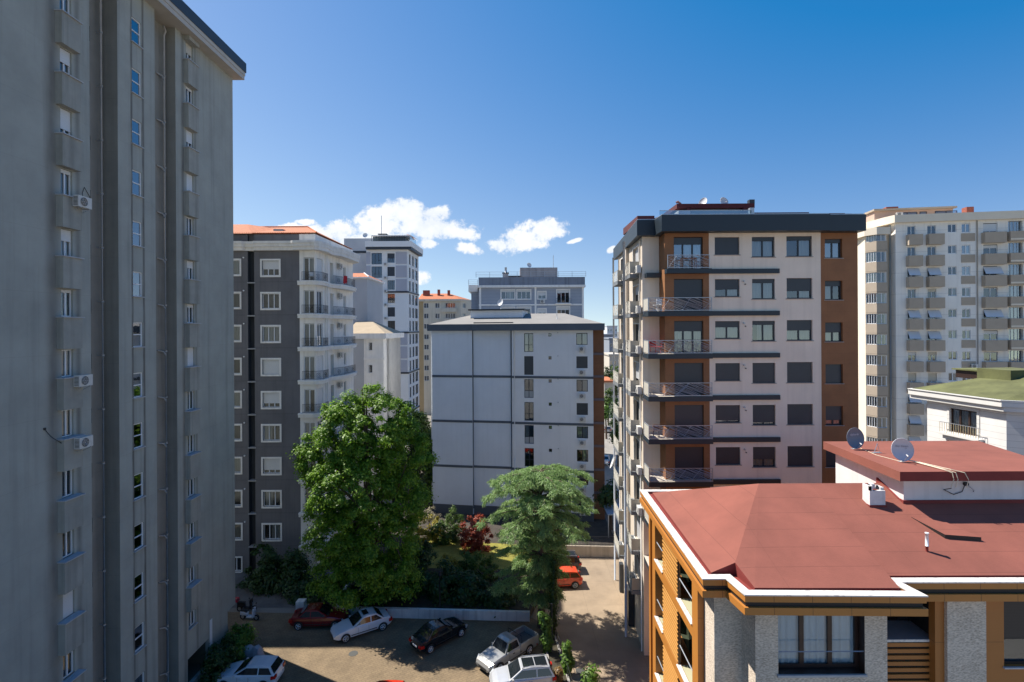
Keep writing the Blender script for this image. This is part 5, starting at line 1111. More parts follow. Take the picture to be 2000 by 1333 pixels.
b = MB(fr3); b.wall(S3(1826.5), S3(1844.5), 0, zb_, [], ocb); b.face([(S3(1826.5), 0, 0), (S3(1826.5), .3, 0), (S3(1826.5), .3, zb_), (S3(1826.5), 0, zb_)], ocb); b.build('ochre_pier', I)
b = MB(fr3); b.box(S3(1844.5), S3(1920), -.14, .4, 0, zb_, stn); b.build('stone_pier', I)
xw0 = S3(1961); zsw = fr3.sz(1980, 1302)[1]
b = MB(fr3); b.wall(S3(1920), 33, 0, zb_, [(xw0, xw0+1.9, zsw, 13.9, .15), (xw0+4, xw0+6, zsw, 13.9, .15)], ocb); b.build('ochre_wall', I)
win(I, fr3, xw0, zsw, 1.9, 13.88-zsw, n=1, dep=.15, m=brownf, fw=.09, shut=.62, sm=mat('black_brown_shutter', (.03, .025, .025), .5, extra=lines(2, .06, .012, .5))); win(I, fr3, xw0+4, zsw, 2, 13.88-zsw, n=2, dep=.15, m=brownf, fw=.09)
b = MB(fr3); b.box(xw0-.05, xw0+1.95, -.08, .14, zsw-.06, zsw-.001, stone); b.build('sill', I)
b = MB(); b.box(33, 33.3, 19.7, 30.3, 0, zf, oc); b.box(8.0, 33, 29.9, 30.2, 0, zf, oc); b.build('rear_wall', I)
# dishes on the slab (illegible printed lines like in the photo) and cables
greyd = mat('dish_blue_grey', (.16, .20, .24), .45); whd = mat('dish_pale', (.55, .56, .58), .5)
def logo_fn(m, words):
    def f(o, X):
        for (tx, sz_, px, pz) in words:
            cu = bpy.data.curves.new('t', 'FONT'); cu.body = tx; cu.size = sz_; cu.align_x = 'CENTER'; cu.shear = .25; ob = bpy.data.objects.new('t', cu); C.collection.objects.link(ob)
            dg_ = bpy.context.evaluated_depsgraph_get(); me = bpy.data.meshes.new_from_object(ob.evaluated_get(dg_)); bpy.data.objects.remove(ob)
            for v in me.vertices:
                x, z = v.co.x+px, v.co.y+pz; rr = min(1, math.hypot(x, z)/.5); v.co = Vector(X(x, .14*(1-rr*rr)*.9-.012, z))
            me.materials.clear(); me.materials.append(m); link('lettering', me, o)
    return f
whl = mat('dish_letter_white', (.55, .6, .65), .5); dkl = mat('dish_letter_dark', (.10, .12, .17), .5)
def slabpt(u, v): a, b_ = q(u, v); Y = (CAMH-17.83)/b_; return (a*Y, Y, 17.83)
gdd = 'two dishes on the upper red slab'
dish(slabpt(1671, 878), R(8), 1.04, 'dark blue grey dish at the far end of the upper red roof slab', greyd, 8, gdd, pole=.08, logo=logo_fn(whl, [('digiturk', .17, 0, .14)]))
dish(slabpt(1763, 903), R(-6), 1.02, 'pale dish with dark lettering near the front edge of the red slab', whd, 10, gdd, pole=.10, logo=logo_fn(dkl, [('Hisar Sistem', .12, 0, .12), ('TV', .07, .2, .03)]))
b = MB(); p = slabpt(1707, 885); b.bar(p, (p[0]+.18, p[1], p[2]+.5), .02, steel); b.bar((p[0]+.18, p[1], p[2]+.5), (p[0]+.3, p[1], p[2]+.0), .015, steel); b.box(p[0]-.08, p[0]+.35, p[1]-.1, p[1]+.1, p[2], p[2]+.03, steel); b.build('metal_bracket', label='leftover bent steel bracket between the two dishes on the red slab', cat='bracket')
cbl = mat('cream_cable', (.62, .55, .40), .6)
b = MB(); P1, P2, P3 = slabpt(1680, 876), slabpt(1712, 890), slabpt(1762, 903); b.tube([(p[0], p[1], p[2]+.015) for p in (P1, P2, P3)], .014, cbl, 5); b.build('cable', label='thin cream cable lying on the red slab between both dishes', cat='cable')
for off, ex in ((0, 0), (.06, .1), (.12, .35)):
    p = slabpt(1765, 902); pts = [(p[0]+off*.5, p[1], 17.95), (p[0]+.3+off, p[1]-.25, 17.9), (p[0]+.6+ex, 23.45, 17.88), (p[0]+.8+ex*1.6, 23.22, 17.8), (p[0]+.85+ex*1.9, 23.2, 17.5), (p[0]+.75+ex*2, 23.22, 17.15-.1*ex)]
    sm_ = []
    for i in range(len(pts)-1):
        for t in (0, .25, .5, .75): 
            sm_.append(tuple(np.array(pts[i])*(1-t)+np.array(pts[i+1])*t))
    sm_.append(pts[-1]); b = MB(); b.tube(sm_, .018, cbl, 5); b.build('cable', label=['cream cable from the pale dish, left strand hanging over the slab edge', 'cream cable from the pale dish, middle strand hanging over the slab edge', 'cream cable from the pale dish, right looping strand over the slab edge'][int(off/.06+.1)], cat='cable', group='cables from the pale dish')
b = MB(); x = p[0]+.75; b.tube([(x, 23.22, 17.1), (x+.15, 23.8, 16.85), (x+.6, 23.8, 16.62), (x+1.0, 23.8, 16.75), (x+1.15, 23.8, 17.1)], .018, black, 5); b.tube([(x+1.15, 23.84, 17.1), (x+1.15, 23.70, 17.15)], .09, black, 8); b.tube([(x+1.2, 23.75, 17.1), (x+1.45, 23.7, 16.85), (x+1.5, 23.78, 16.75)], .02, steel, 5); b.build('wall_lamp', label='small dark lamp with looping wire on the white rooftop wall', cat='lamp')
# ================================================================ vegetation
rng = np.random.default_rng(7)
def leaves(name, Pn, Nn, size, m, parent=None, asp=.62, fold=.25, kind=None):
    """many small folded leaves; Pn centres, Nn rough normals"""
    n = len(Pn); Nn = Nn/np.linalg.norm(Nn, axis=1, keepdims=True)
    r = rng.normal(size=(n, 3)); A = np.cross(Nn, r); A /= np.linalg.norm(A, axis=1, keepdims=True)+1e-9; B = np.cross(Nn, A)
    s = (size*(.6+.8*rng.random(n)))[:, None]
    tip, base = Pn+A*s*.5, Pn-A*s*.5; l, r_ = Pn+B*s*asp*.5+Nn*s*fold*.3, Pn-B*s*asp*.5+Nn*s*fold*.3
    V = np.stack([base, l, tip, r_], 1).reshape(-1, 3); o = np.array([(V[:, 0].min()+V[:, 0].max())/2, (V[:, 1].min()+V[:, 1].max())/2, V[:, 2].min()])
    me = bpy.data.meshes.new(name); me.vertices.add(4*n); me.vertices.foreach_set('co', (V-o).astype(np.float32).ravel())
    me.loops.add(4*n); me.loops.foreach_set('vertex_index', np.arange(4*n, dtype=np.int32)); me.polygons.add(n)
    me.polygons.foreach_set('loop_start', np.arange(0, 4*n, 4, dtype=np.int32)); me.materials.append(m); me.update(calc_edges=True)
    ob = bpy.data.objects.new(name, me); C.collection.objects.link(ob)
    if parent is not None: ob.parent = parent; ob.location = Vector(o)-Vector(parent['_w'])
    else: ob.location = o
    if kind: ob['kind'] = kind
    return ob
def clumps(lobes, nclump, per, csize, seed=1, shell=.55):
    """points on many small clumps spread through the outer part of ellipsoid lobes"""
    g = np.random.default_rng(seed); P = []; Nn = []
    vol = np.array([l[3]*l[4]*l[5] for l in lobes])**.67; vol /= vol.sum()
    for li, l in enumerate(lobes):
        for _ in range(max(2, int(nclump*vol[li]))):
            d = g.normal(size=3); d /= np.linalg.norm(d); rr = shell+(1-shell)*g.random()**.6
            c = np.array(l[:3])+d*np.array(l[3:6])*rr; cs = csize*(.6+.8*g.random())
            k = int(per*(.6+.8*g.random())); e = g.normal(size=(k, 3)); off = e*cs*.55*np.array([1, 1, .7]); off[:, 2] -= .25*cs*(off[:, 0]**2+off[:, 1]**2)/(cs*cs); e /= np.linalg.norm(e, axis=1, keepdims=True)
            P.append(c+off); Nn.append(e*.8+d*.5+np.array([0, 0, .55])+g.normal(size=(k, 3))*.45)
    return np.concatenate(P), np.concatenate(Nn)
bark = mat('bark', (.12, .085, .06), .95, .35, 3, .6, 12, stretch=(1, 1, .3)); barkg = mat('grey_bark', (.16, .13, .11), .95, .3, 3, .5, 12)
def tree(name, loc, lobes, ncl, per, cs, ls, m, label, cat='tree', group=None, tr=.22, seed=1, limbs=7, shell=.5, trunk_m=None):
    o = thing(name, loc, label, cat, group); b = MB(); x, y, z = loc; g = random.Random(seed)
    top = max(l[2]+l[5]*.4 for l in lobes); cx_ = sum(l[0] for l in lobes)/len(lobes); cy_ = sum(l[1] for l in lobes)/len(lobes)
    pts = [(x+(cx_-x)*t*t, y+(cy_-y)*t*t, z+(top-z)*t) for t in (0, .2, .4, .6, .8, 1)]
    b.tube(pts, [tr*1.25, tr, tr*.85, tr*.65, tr*.4, tr*.15], trunk_m or bark, 9)
    for i in range(limbs):
        l = lobes[i % len(lobes)]; t = g.uniform(.25, .75); p0 = Vector(pts[int(t*5)]); a = g.uniform(0, 6.28)
        p2 = Vector((l[0]+l[3]*.75*math.cos(a), l[1]+l[4]*.75*math.sin(a), l[2]+l[5]*g.uniform(-.3, .6))); pm = (p0+p2)/2+Vector((0, 0, -.08*(p2-p0).length+.3))
        b.tube([p0, pm, p2], [tr*.45, tr*.28, tr*.08], trunk_m or bark, 6)
    b.build('trunk', o); P, Nn = clumps(lobes, ncl, per, cs, seed, shell); leaves('crown', P, Nn, ls*(1.3 if tr < .1 else 1), m, o); return o
def lob(u, v, Y, ru, rv, ry=None):      # lobe from its place in the picture and its real depth
    p = at(u, v, Y); s = Y/1000; return (p.x, Y, p.z, ru*s, (ry or ru)*s, rv*s)
maple = leafmat('maple_leaves', (.07, .175, .012), (.29, .47, .04), .5)
darkg = leafmat('dark_and_shaded_leaves', (.016, .045, .008), (.05, .105, .016), .3)  # dark foliage; also carries the tree shade over the hedge in its colour
midg = leafmat('mid_leaves', (.045, .095, .012), (.12, .20, .025), .4)
yelg = leafmat('yellow_leaves', (.22, .20, .015), (.42, .34, .03), .4)
limeg = leafmat('lime_leaves', (.07, .15, .015), (.16, .28, .03), .4)
redl = leafmat('plum_leaves', (.18, .022, .012), (.42, .08, .025), .35)
cedg = leafmat('cedar_needles', (.17, .28, .085), (.36, .50, .20), .45)
ivyg = leafmat('ivy_leaves', (.04, .10, .012), (.13, .24, .03), .35)
YT = 45.0
tree('maple_tree', (-12.6, 45.3, .55), [lob(738, 830, YT, 72, 66), lob(676, 850, YT, 62, 62), lob(785, 880, YT+.5, 50, 66), lob(640, 905, YT, 50, 62), lob(700, 950, YT-.5, 92, 90), lob(785, 960, YT, 48, 70), lob(668, 1040, YT-.5, 62, 62), lob(735, 1070, YT-.3, 76, 76), lob(690, 1130, YT-1, 58, 46), lob(655, 1105, YT-.8, 36, 50), lob(770, 1120, YT-.6, 50, 50)]+[lob(u_, v_, YT-.4+.2*(i_ % 4), r_, r_*1.05) for i_, (u_, v_, r_) in enumerate([(728, 768, 20), (650, 795, 18), (690, 782, 16), (783, 800, 18), (600, 880, 19), (592, 905, 16), (612, 850, 17), (818, 850, 18), (826, 900, 17), (822, 960, 17), (606, 1000, 15), (612, 1055, 17), (626, 1150, 17), (668, 1178, 18), (812, 1010, 18), (745, 1165, 18), (800, 1060, 18)])], 800, 190, .48, .21, maple, 'tall bright green maple rising in front of the dark building', tr=.32, seed=3, limbs=16, shell=.58)
# weeping blue cedar
def cedar(loc, label):
    o = thing('cedar_tree', loc, label, 'tree'); x, y, z = loc; g = np.random.default_rng(5); b = MB(); top = 12.8
    tp_ = [(x+.08*math.sin(t*5), y+.05*math.cos(t*4), z+(top-z)*t) for t in [i/8 for i in range(9)]]
    b.tube(tp_, [.36, .30, .27, .25, .22, .18, .14, .09, .04], mat('cedar_bark', (.115, .075, .062), .95, .35, 3, .6, 14, stretch=(1, 1, .4)), 10); P = []; D_ = []
    spec = []
    for i, (zz_, LL_, nb) in enumerate([(2.9, 2.6, 5), (4.3, 3.5, 7), (5.9, 3.8, 8), (7.6, 4.4, 9), (9.2, 4.6, 10), (10.7, 4.4, 10), (12.0, 3.8, 10), (12.6, 1.6, 5)]):
        for j in range(nb): spec.append((zz_+g.uniform(-.13, .13), i*.7+j*6.283/nb+g.uniform(-.25, .25), LL_))
    for (z0, a, LL_) in spec:
        t = (z0-4)/8; Lb = LL_*g.uniform(.72, 1.05)
        if z0 < 7 and math.cos(a) > 0: Lb *= 1-.45*math.cos(a)
        if z0 < 8.5 and math.sin(a) < -.35: Lb *= .5
        rise = .55*t+.05; pts = []
        for k in range(7):
            s = k/6; pts.append(Vector((x+Lb*s*math.cos(a), y+Lb*s*math.sin(a), z0+Lb*(rise*.32*math.sin(s*2.3)-.13*s*s*s*(1.5-t*.5)))))
        b.tube(pts, [.08, .07, .055, .045, .03, .02, .01], bark, 5, cap=False)
        for k in range(1, 7):
            for sd in (-1, 1, -1, 1):
                s = (k+g.uniform(-.5, .5))/6; s = min(max(s, .12), 1.0); i0 = min(5, int(s*6)); p0 = pts[i0].lerp(pts[i0+1], s*6-i0)
                aa = a+sd*g.uniform(.5, 1.2); ls_ = (1.25-.55*s)*g.uniform(.6, 1.2)
                for q_ in range(9):
                    tt = (q_+.5)/9; c = np.array([p0.x+ls_*tt*math.cos(aa), p0.y+ls_*tt*math.sin(aa), p0.z-.30*ls_*tt*tt+.05]); n_ = 8
                    e = g.normal(size=(n_, 3))*np.array([.09, .09, .05]); drop = g.random(n_)*.17; e[:, 2] -= drop; P.append(c+e)
                    dd = np.tile(np.array([math.cos(aa)*.6, math.sin(aa)*.6, -.75]), (n_, 1))+g.normal(size=(n_, 3))*.45; D_.append(dd)
    b.build('trunk', o); P = np.concatenate(P); D_ = np.concatenate(D_); D_ /= np.linalg.norm(D_, axis=1, keepdims=True); n = len(P)
    S_ = np.cross(D_, g.normal(size=(n, 3))); S_ /= np.linalg.norm(S_, axis=1, keepdims=True); L_ = (.13+.14*g.random(n))[:, None]; w_ = .024
    V = np.stack([P-S_*w_, P+S_*w_, P+D_*L_+S_*w_*.4, P+D_*L_-S_*w_*.4], 1).reshape(-1, 3); oo = np.array([x, y, V[:, 2].min()])
    me = bpy.data.meshes.new('foliage'); me.vertices.add(4*n); me.vertices.foreach_set('co', (V-oo).astype(np.float32).ravel()); me.loops.add(4*n); me.loops.foreach_set('vertex_index', np.arange(4*n, dtype=np.int32)); me.polygons.add(n)
    me.polygons.foreach_set('loop_start', np.arange(0, 4*n, 4, dtype=np.int32)); me.materials.append(cedg); me.update(calc_edges=True)
    ob = bpy.data.objects.new('foliage', me); C.collection.objects.link(ob); ob.parent = o; ob.location = Vector(oo)-Vector(loc)
cedar((2.25, 41.9, 0), 'cedar with drooping grey green branches at the corner of the low wall')
def bush(u, v, Y, ru, rv, m, label, ncl=30, per=170, cs=.35, ls=.14, group=None, seed=1, name='shrub', zb=.55, cat='shrub'):
    l = lob(u, v, Y, ru, rv); return tree(name, (l[0], Y, zb), [l, (l[0]+l[3]*.3, Y, l[2]-l[5]*.25, l[3]*.8, l[4]*.8, l[5]*.75), (l[0]-l[3]*.35, Y-.3, l[2]-l[5]*.35, l[3]*.7, l[4]*.8, l[5]*.7)], int(ncl*1.5), per, cs, ls, m, label, cat, group, tr=.06, seed=seed, limbs=4)
bush(928, 1040, 55.2, 30, 40, redl, 'red leaved plum bush beside the cedar at the back of the lawn', 46, 110, .32, .15, seed=2, name='plum_bush')
bush(888, 1018, 57.5, 17, 34, midg, 'small dark conifer standing left of the red plum bush', 26, 110, .26, .10, seed=3, name='conifer')
bush(868, 1040, 57, 26, 28, midg, 'glossy green shrub below the small conifer', 26, 90, .3, .16, seed=4)
bush(838, 1032, 58, 30, 26, yelg, 'yellow green shrub left of the glossy shrub on the lawn edge', 30, 90, .3, .14, seed=5)
bush(838, 1003, 61, 22, 11, leafmat('pale_blossom', (.25, .22, .13), (.45, .40, .28), .3), 'pale flowering shrub at the foot of the plain block', 22, 80, .28, .12, seed=6)
bush(878, 1102, 49.8, 19, 21, yelg, 'golden yellow shrub among the dark hedge shrubs', 18, 80, .26, .14, seed=7)
bush(912, 1100, 49.5, 26, 26, midg, 'sunlit green shrub between the golden shrub and the cedar', 26, 80, .3, .14, seed=8)
bush(946, 1108, 48.8, 24, 32, midg, 'leafy shrub left of the cedar trunk near the lawn', 26, 80, .3, .14, seed=9)
gh = 'dark hedge shrubs above the parking wall'  # these stand in the maple's shade, which their leaf colour includes
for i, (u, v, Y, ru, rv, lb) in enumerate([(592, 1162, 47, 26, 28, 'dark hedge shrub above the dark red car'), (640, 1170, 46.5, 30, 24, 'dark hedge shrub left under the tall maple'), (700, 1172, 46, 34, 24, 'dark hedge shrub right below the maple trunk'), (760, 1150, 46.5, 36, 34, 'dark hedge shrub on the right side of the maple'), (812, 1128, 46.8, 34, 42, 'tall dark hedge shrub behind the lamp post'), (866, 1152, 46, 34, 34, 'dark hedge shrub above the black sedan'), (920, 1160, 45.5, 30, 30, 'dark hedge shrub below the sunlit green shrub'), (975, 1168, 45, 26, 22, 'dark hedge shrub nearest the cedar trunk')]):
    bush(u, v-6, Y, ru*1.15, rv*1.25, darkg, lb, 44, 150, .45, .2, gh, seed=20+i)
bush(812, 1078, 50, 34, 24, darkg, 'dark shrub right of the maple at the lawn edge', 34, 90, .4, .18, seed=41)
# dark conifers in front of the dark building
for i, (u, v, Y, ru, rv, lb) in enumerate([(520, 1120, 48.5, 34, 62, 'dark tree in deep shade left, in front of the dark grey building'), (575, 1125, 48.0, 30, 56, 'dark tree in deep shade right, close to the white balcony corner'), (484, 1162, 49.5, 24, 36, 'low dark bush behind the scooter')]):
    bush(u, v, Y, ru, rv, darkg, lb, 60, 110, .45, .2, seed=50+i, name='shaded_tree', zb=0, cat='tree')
# trees between the blocks
for i, (u, v, Y, ru, rv, m, lb) in enumerate([(815, 830, 78, 24, 30, midg, 'green tree between the high rise and the plain block'), (832, 880, 70, 22, 40, midg, 'light green tree right behind the tall maple'), (800, 880, 72, 26, 60, darkg, 'dark tree behind the maple crown'), (845, 930, 67.5+3, 16, 40, darkg, 'dark tree at the left corner of the plain block')]):
    p = at(u, 800, Y); l = lob(u, v, Y, ru, rv); tree('leafy_tree', (p.x, Y, 0), [l, (l[0]+.8, Y, l[2]-2, l[3]*.8, l[4], l[5]*.8)], 60, 90, .7, .34, m, lb, seed=60+i, limbs=5)
# ivy, bushes along the strip between parking and driveway
def ivy(pts, rad, n, m, label, name, seed, ls=.17, cat='climbing plant'):
    g = np.random.default_rng(seed); P = []; o = thing(name, tuple(pts[0]), label, cat)
    pts = np.array(pts); b = MB(); b.tube([tuple(p) for p in pts], .05, bark, 6); b.build('stem', o)
    t = g.random(n)*(len(pts)-1); i = np.minimum(t.astype(int), len(pts)-2); f_ = (t-i)[:, None]; c = pts[i]*(1-f_)+pts[i+1]*f_
    e = g.normal(size=(n, 3)); e /= np.linalg.norm(e, axis=1, keepdims=True); rr = rad*(.5+.5*g.random(n))[:, None]*(1+.35*np.sin(c[:, 2:3]*5+seed)); P = c+e*rr
    leaves('leaves', P, e+np.array([0, 0, .5]), ls, m, o)
ivy([(3.05, 40.4, .1), (3.1, 40.3, 2.0), (3.15, 40.2, 4.2), (3.3, 40.3, 6.2)], .42, 2600, leafmat('dark_ivy', (.02, .05, .008), (.06, .11, .015), .3), 'tall dark ivy column beside the cedar trunk', 'ivy_column', 1)
ivy([(2.5, 38.4, .1), (2.5, 38.3, 1.4), (2.4, 38.2, 2.6), (2.0, 38.1, 3.1)], .45, 1700, ivyg, 'bright ivy arching over the tail of the silver pickup', 'ivy_column', 2, .2)
ivy([(3.75, 36.0, .1), (3.8, 36.1, 1.0), (3.75, 36.2, 2.0)], .42, 1500, limeg, 'sunlit lime green bush on the planting strip beside the driveway', 'bush', 3, .2, 'bush')
ivy([(4.9, 34.9, .0), (5.1, 34.8, .6), (5.4, 34.9, 1.0)], .5, 900, limeg, 'lime green bush at the bottom edge on the driveway', 'bush', 4, .2, 'bush')
ivy([(2.95, 35.2, .1), (3.0, 35.1, .7), (3.1, 35.0, 1.0)], .35, 700, leafmat('dry_leaves', (.16, .09, .03), (.30, .19, .06), .3), 'dry brown tuft of leaves behind the silver car with glass roof', 'bush', 5, .16, 'bush')
b = MB(); b.tube([(2.85, 38.4, 0), (2.85, 38.35, 3.8)], .07, anth, 8); b.build('post', label='dark bare post standing in the ivy strip', cat='post')
for i in range(7):
    t = i/6
b = MB()
for i in range(12): y = 33+i*.8; x = 3.95-.1*(y-33); b.bar((x, y, .28), (x, y, 1.15), .018, black)
b.bar((3.95, 33, 1.12), (3.05, 42, 1.12), .02, black); b.bar((3.95, 33, .7), (3.05, 42, .7), .015, black); b.build('wire_fence', label='low wire fence on the strip beside the driveway', cat='fence')
# bush by the tower corner
P0 = gr(452, 1275); 
def mound(lobes, m, label, seed, ls=.16, ncl=60):
    l = lobes[0]; o = thing('bush', (l[0], l[1], 0), label, 'bush'); P, Nn = clumps(lobes, ncl, 110, .35, seed, .6); leaves('foliage', P, Nn, ls, m, o)
    b = MB(); b.tube([(l[0], l[1], 0), (l[0], l[1], l[2])], .05, bark, 6); b.build('stem', o)
mound([(-20.9, 38.9, .9, .95, 1.2, .95), (-20.5, 37.9, .7, .7, .9, .8)], limeg, 'bright bush at the corner of the grey tower', 11)
mound([(-20.9, 36.6, 1.0, .85, 1.3, 1.15), (-20.7, 35.3, .9, .8, 1.1, 1.0)], darkg, 'shaded green bush between the tower and the white hatchback', 12)
b = MB(); p = gr(1133, 1312); b.box(p.x-.3, p.x+.3, p.y-.3, p.y+.3, .009, .03, mat('drain_iron', (.06, .06, .055), .7)); b.build('drain_cover', label='square iron drain cover in the tree shadow on the driveway', cat='drain cover')
b = MB(); p = gr(690, 1277); b.tube([(p.x, p.y, .0), (p.x, p.y, .014)], .34, mat('drain_iron', (.06, .06, .055), .7), 20); b.build('manhole_cover', label='round manhole cover in the paved yard in front of the white sedan', cat='manhole cover')
# lamp post at the wall
b = MB(); p = gr(858, 1206); b.tube([(p.x, p.y+.4, .5), (p.x, p.y+.4, 3.4)], .05, black, 8); b.tube([(p.x, p.y+.4, 3.4), (p.x, p.y+.4, 3.65)], [.16, .1], black, 10); b.build('lamp_post', label='thin black lamp post at the middle of the low garden wall', cat='lamp post')

# ================================================================ vehicles
tyre = mat('tyre', (.018, .018, .019), .85); rim = mat('alloy_rim', (.48, .49, .5), .35, metal=.7); cg = mat('car_glass', (.012, .016, .02), .04, spec=1.0); hl = mat('headlight_glass', (.55, .58, .6), .12); tl = mat('tail_light_red', (.45, .015, .01), .2); plas = mat('dark_trim', (.02, .02, .021), .6)
def paint(name, col, metal=.0, rough=.25):
    m = mat(name, col, rough, metal=metal); b = m.node_tree.nodes['Principled BSDF']; b.inputs['Coat Weight'].default_value = .8; b.inputs['Coat Roughness'].default_value = .05; return m
TYPES = {  # x stations: (x fraction from rear 0 to front 1, top height, half width), roof outline: rear base, rear top, front top, front base
 'sedan': dict(L=4.6, W=1.8, H=1.46, top=[(0, .62, .72), (.03, .93, .86), (.16, .98, .93), (.30, .95, .97), (.5, .93, 1), (.66, .95, 1), (.74, .93, .97), (.90, .78, .93), (.97, .66, .84), (1, .50, .70)], g=(.13, .27, .50, .70)),
 'hatch': dict(L=4.2, W=1.8, H=1.48, top=[(0, .60, .74), (.02, .96, .88), (.08, 1.02, .94), (.25, .97, .98), (.5, .95, 1), (.66, .97, 1), (.74, .95, .97), (.90, .80, .93), (.97, .66, .84), (1, .50, .70)], g=(.015, .10, .48, .70)),
 'suv': dict(L=4.4, W=1.84, H=1.66, top=[(0, .65, .78), (.02, 1.05, .9), (.08, 1.1, .95), (.3, 1.06, .98), (.6, 1.05, 1), (.72, 1.04, .98), (.90, .92, .94), (.97, .78, .86), (1, .55, .74)], g=(.02, .09, .52, .72)),
 'pickup': dict(L=5.0, W=1.72, H=1.62, top=[(0, .60, .95), (.01, .62, .96), (.36, .62, .97), (.385, .95, .97), (.66, .97, 1), (.72, .98, .98), (.93, .86, .93), (.98, .76, .9), (1, .5, .84)], g=(.385, .42, .60, .70)),
}
def car(name, typ, p, heading, m, label, group='parked cars around the courtyard', extra=None):
    t = TYPES[typ]; L, W_, H_ = t['L'], t['W'], t['H']; o = thing(name, (p[0], p[1], .01), label, 'pickup truck' if typ == 'pickup' else 'car', group, R(heading))
    st = t['top']; hw = W_/2; b = MB(); n = 26
    fx = lambda s: -L/2+s*L
    def itp(s, k):
        for a, c in zip(st, st[1:]):
            if a[0] <= s <= c[0]: f_ = (s-a[0])/(c[0]-a[0]+1e-9); f_ = f_*f_*(3-2*f_)*.4+f_*.6; return a[k]+(c[k]-a[k])*f_
        return st[-1][k]
    ss = sorted(set([i/n for i in range(n+1)]+[.005, .015, .985, .995])); secs = []
    for s in ss:
        zt = itp(s, 1); wv = hw*itp(s, 2); x = fx(s); zb = .22+.10*max(0, abs(s-.5)-.42)/.08
        half = [(wv*.80, zb), (wv*.97, zb+.06), (wv, .42), (wv*.985, zt*.72), (wv*.955, zt*.93), (wv*.89, zt), (wv*.55, zt+.025), (0, zt+.032)]
        secs.append([(x, y, z) for y, z in half]+[(x, -y, z) for y, z in half[-2::-1]])
    for a, c in zip(secs, secs[1:]):
        for i in range(len(a)-1): b.face([a[i], a[i+1], c[i+1], c[i]], m, True)
        b.face([a[0], c[0], c[-1], a[-1]], plas)
    b.face(secs[0], m); b.face(secs[-1][::-1], m)
    wx = (fx(.175 if typ != 'pickup' else .22), fx(.815)); wr_ = .32 if typ in ('sedan', 'hatch') else .35
    if typ == 'pickup':    # open load bed
        b2 = MB(); x0, x1 = fx(.02), fx(.375); b2.box(x0, x1, -hw*.84, hw*.84, .66, .68, mat('bed_liner', (.10, .10, .10), .8)); 
        b2.box(x0-.06, x0, -hw*.9, hw*.9, .5, 1.10, m); b2.box(x0, x1+.1, hw*.87, hw*.985, .5, 1.10, m); b2.box(x0, x1+.1, -hw*.985, -hw*.87, .5, 1.10, m); b2.box(x1, x1+.08, -hw*.86, hw*.86, .6, 1.12, m); b2.tube([(x1-.1, -hw*.85, 1.1), (x1-.1, -hw*.85, 1.6), (x1-.1, hw*.85, 1.6), (x1-.1, hw*.85, 1.1)], .03, plas, 6)
        link('load_bed', b2.mesh('load_bed'), o)
    for sd in (1, -1):
        for s_ in ((.42, .60) if typ != 'pickup' else (.40, .62)): b.box(fx(s_), fx(s_)+.012, sd*hw*.995-.004, sd*hw*.995+.004, .34, itp(s_, 1)*.9, plas)
        for s_ in (.37, .52): b.box(fx(s_), fx(s_)+.16, sd*hw*.99-.02, sd*hw*.99+.02, itp(s_, 1)*.80, itp(s_, 1)*.80+.03, plas if typ == 'pickup' else m)
        b.box(fx(.28), fx(.72), sd*hw-.01, sd*hw+.008, .40, .46, plas)
    for xw in wx:
        for sd in (1, -1):
            k = 20; ra = wr_*1.18; b.face([(xw+ra*math.cos(math.pi*i/k*1.0), sd*(hw+.004), max(.2, wr_+ra*math.sin(math.pi*i/k))) for i in range(k+1)], plas)
    me = b.mesh('body', smooth_angle=38); link('body', me, o)
    # cabin
    g0, g1, g2, g3 = [fx(s) for s in t['g']]; zb = itp(.5, 1)-.03; zt = H_-.05
    wb_, wt_ = hw*.90, hw*.69
    b = MB(); R_ = [(g0, zb), (g1, zt-.03), ((g1*2+g2)/3, zt+.03), ((g1+g2*2)/3, zt+.035), (g2, zt-.02), (g3, zb)]
    def wy(z): return wb_+(wt_-wb_)*(z-zb)/(zt-zb)
    for i in range(len(R_)-1):
        (xa, za), (xb_, zb2) = R_[i], R_[i+1]; ya, yb_ = wy(za), wy(zb2); ya2, yb2 = ya*.82, yb_*.82; dz = .03 if i in (1, 2, 3) else .015
        b.face([(xa, -ya, za), (xb_, -yb_, zb2), (xb_, -yb2, zb2+.02), (xa, -ya2, za+.02)], m, True); b.face([(xa, -ya2, za+.02), (xb_, -yb2, zb2+.02), (xb_, yb2, zb2+.02), (xa, ya2, za+.02)], m, True); b.face([(xa, ya2, za+.02), (xb_, yb2, zb2+.02), (xb_, yb_, zb2), (xa, ya, za)], m, True)
    for sd in (1, -1): b.face([(x, sd*wy(z), z) for x, z in R_], m, True)
    link('cabin', b.mesh('cabin', smooth_angle=30), o)
    def pane(name, pts, mm=cg):
        b = MB(); b.face(pts, mm); return link(name, b.mesh(name), o)
    def lerp(a, c, f_): return a+(c-a)*f_
    def quadw(name, xb1, xt1, outw):
        f0, f1 = .10, .90; za, zc = lerp(zb, zt, f0), lerp(zb, zt, f1); xa, xc = lerp(xb1, xt1, f0)+outw, lerp(xb1, xt1, f1)+outw; ya, yc = wy(za)*.88, wy(zc)*.88
        pane(name, [(xa, -ya, za+.035), (xa, ya, za+.035), (xc, yc, zc+.04), (xc, -yc, zc+.04)])
    quadw('windscreen', g3, g2, .012); quadw('rear_window', g0, g1, -.012)
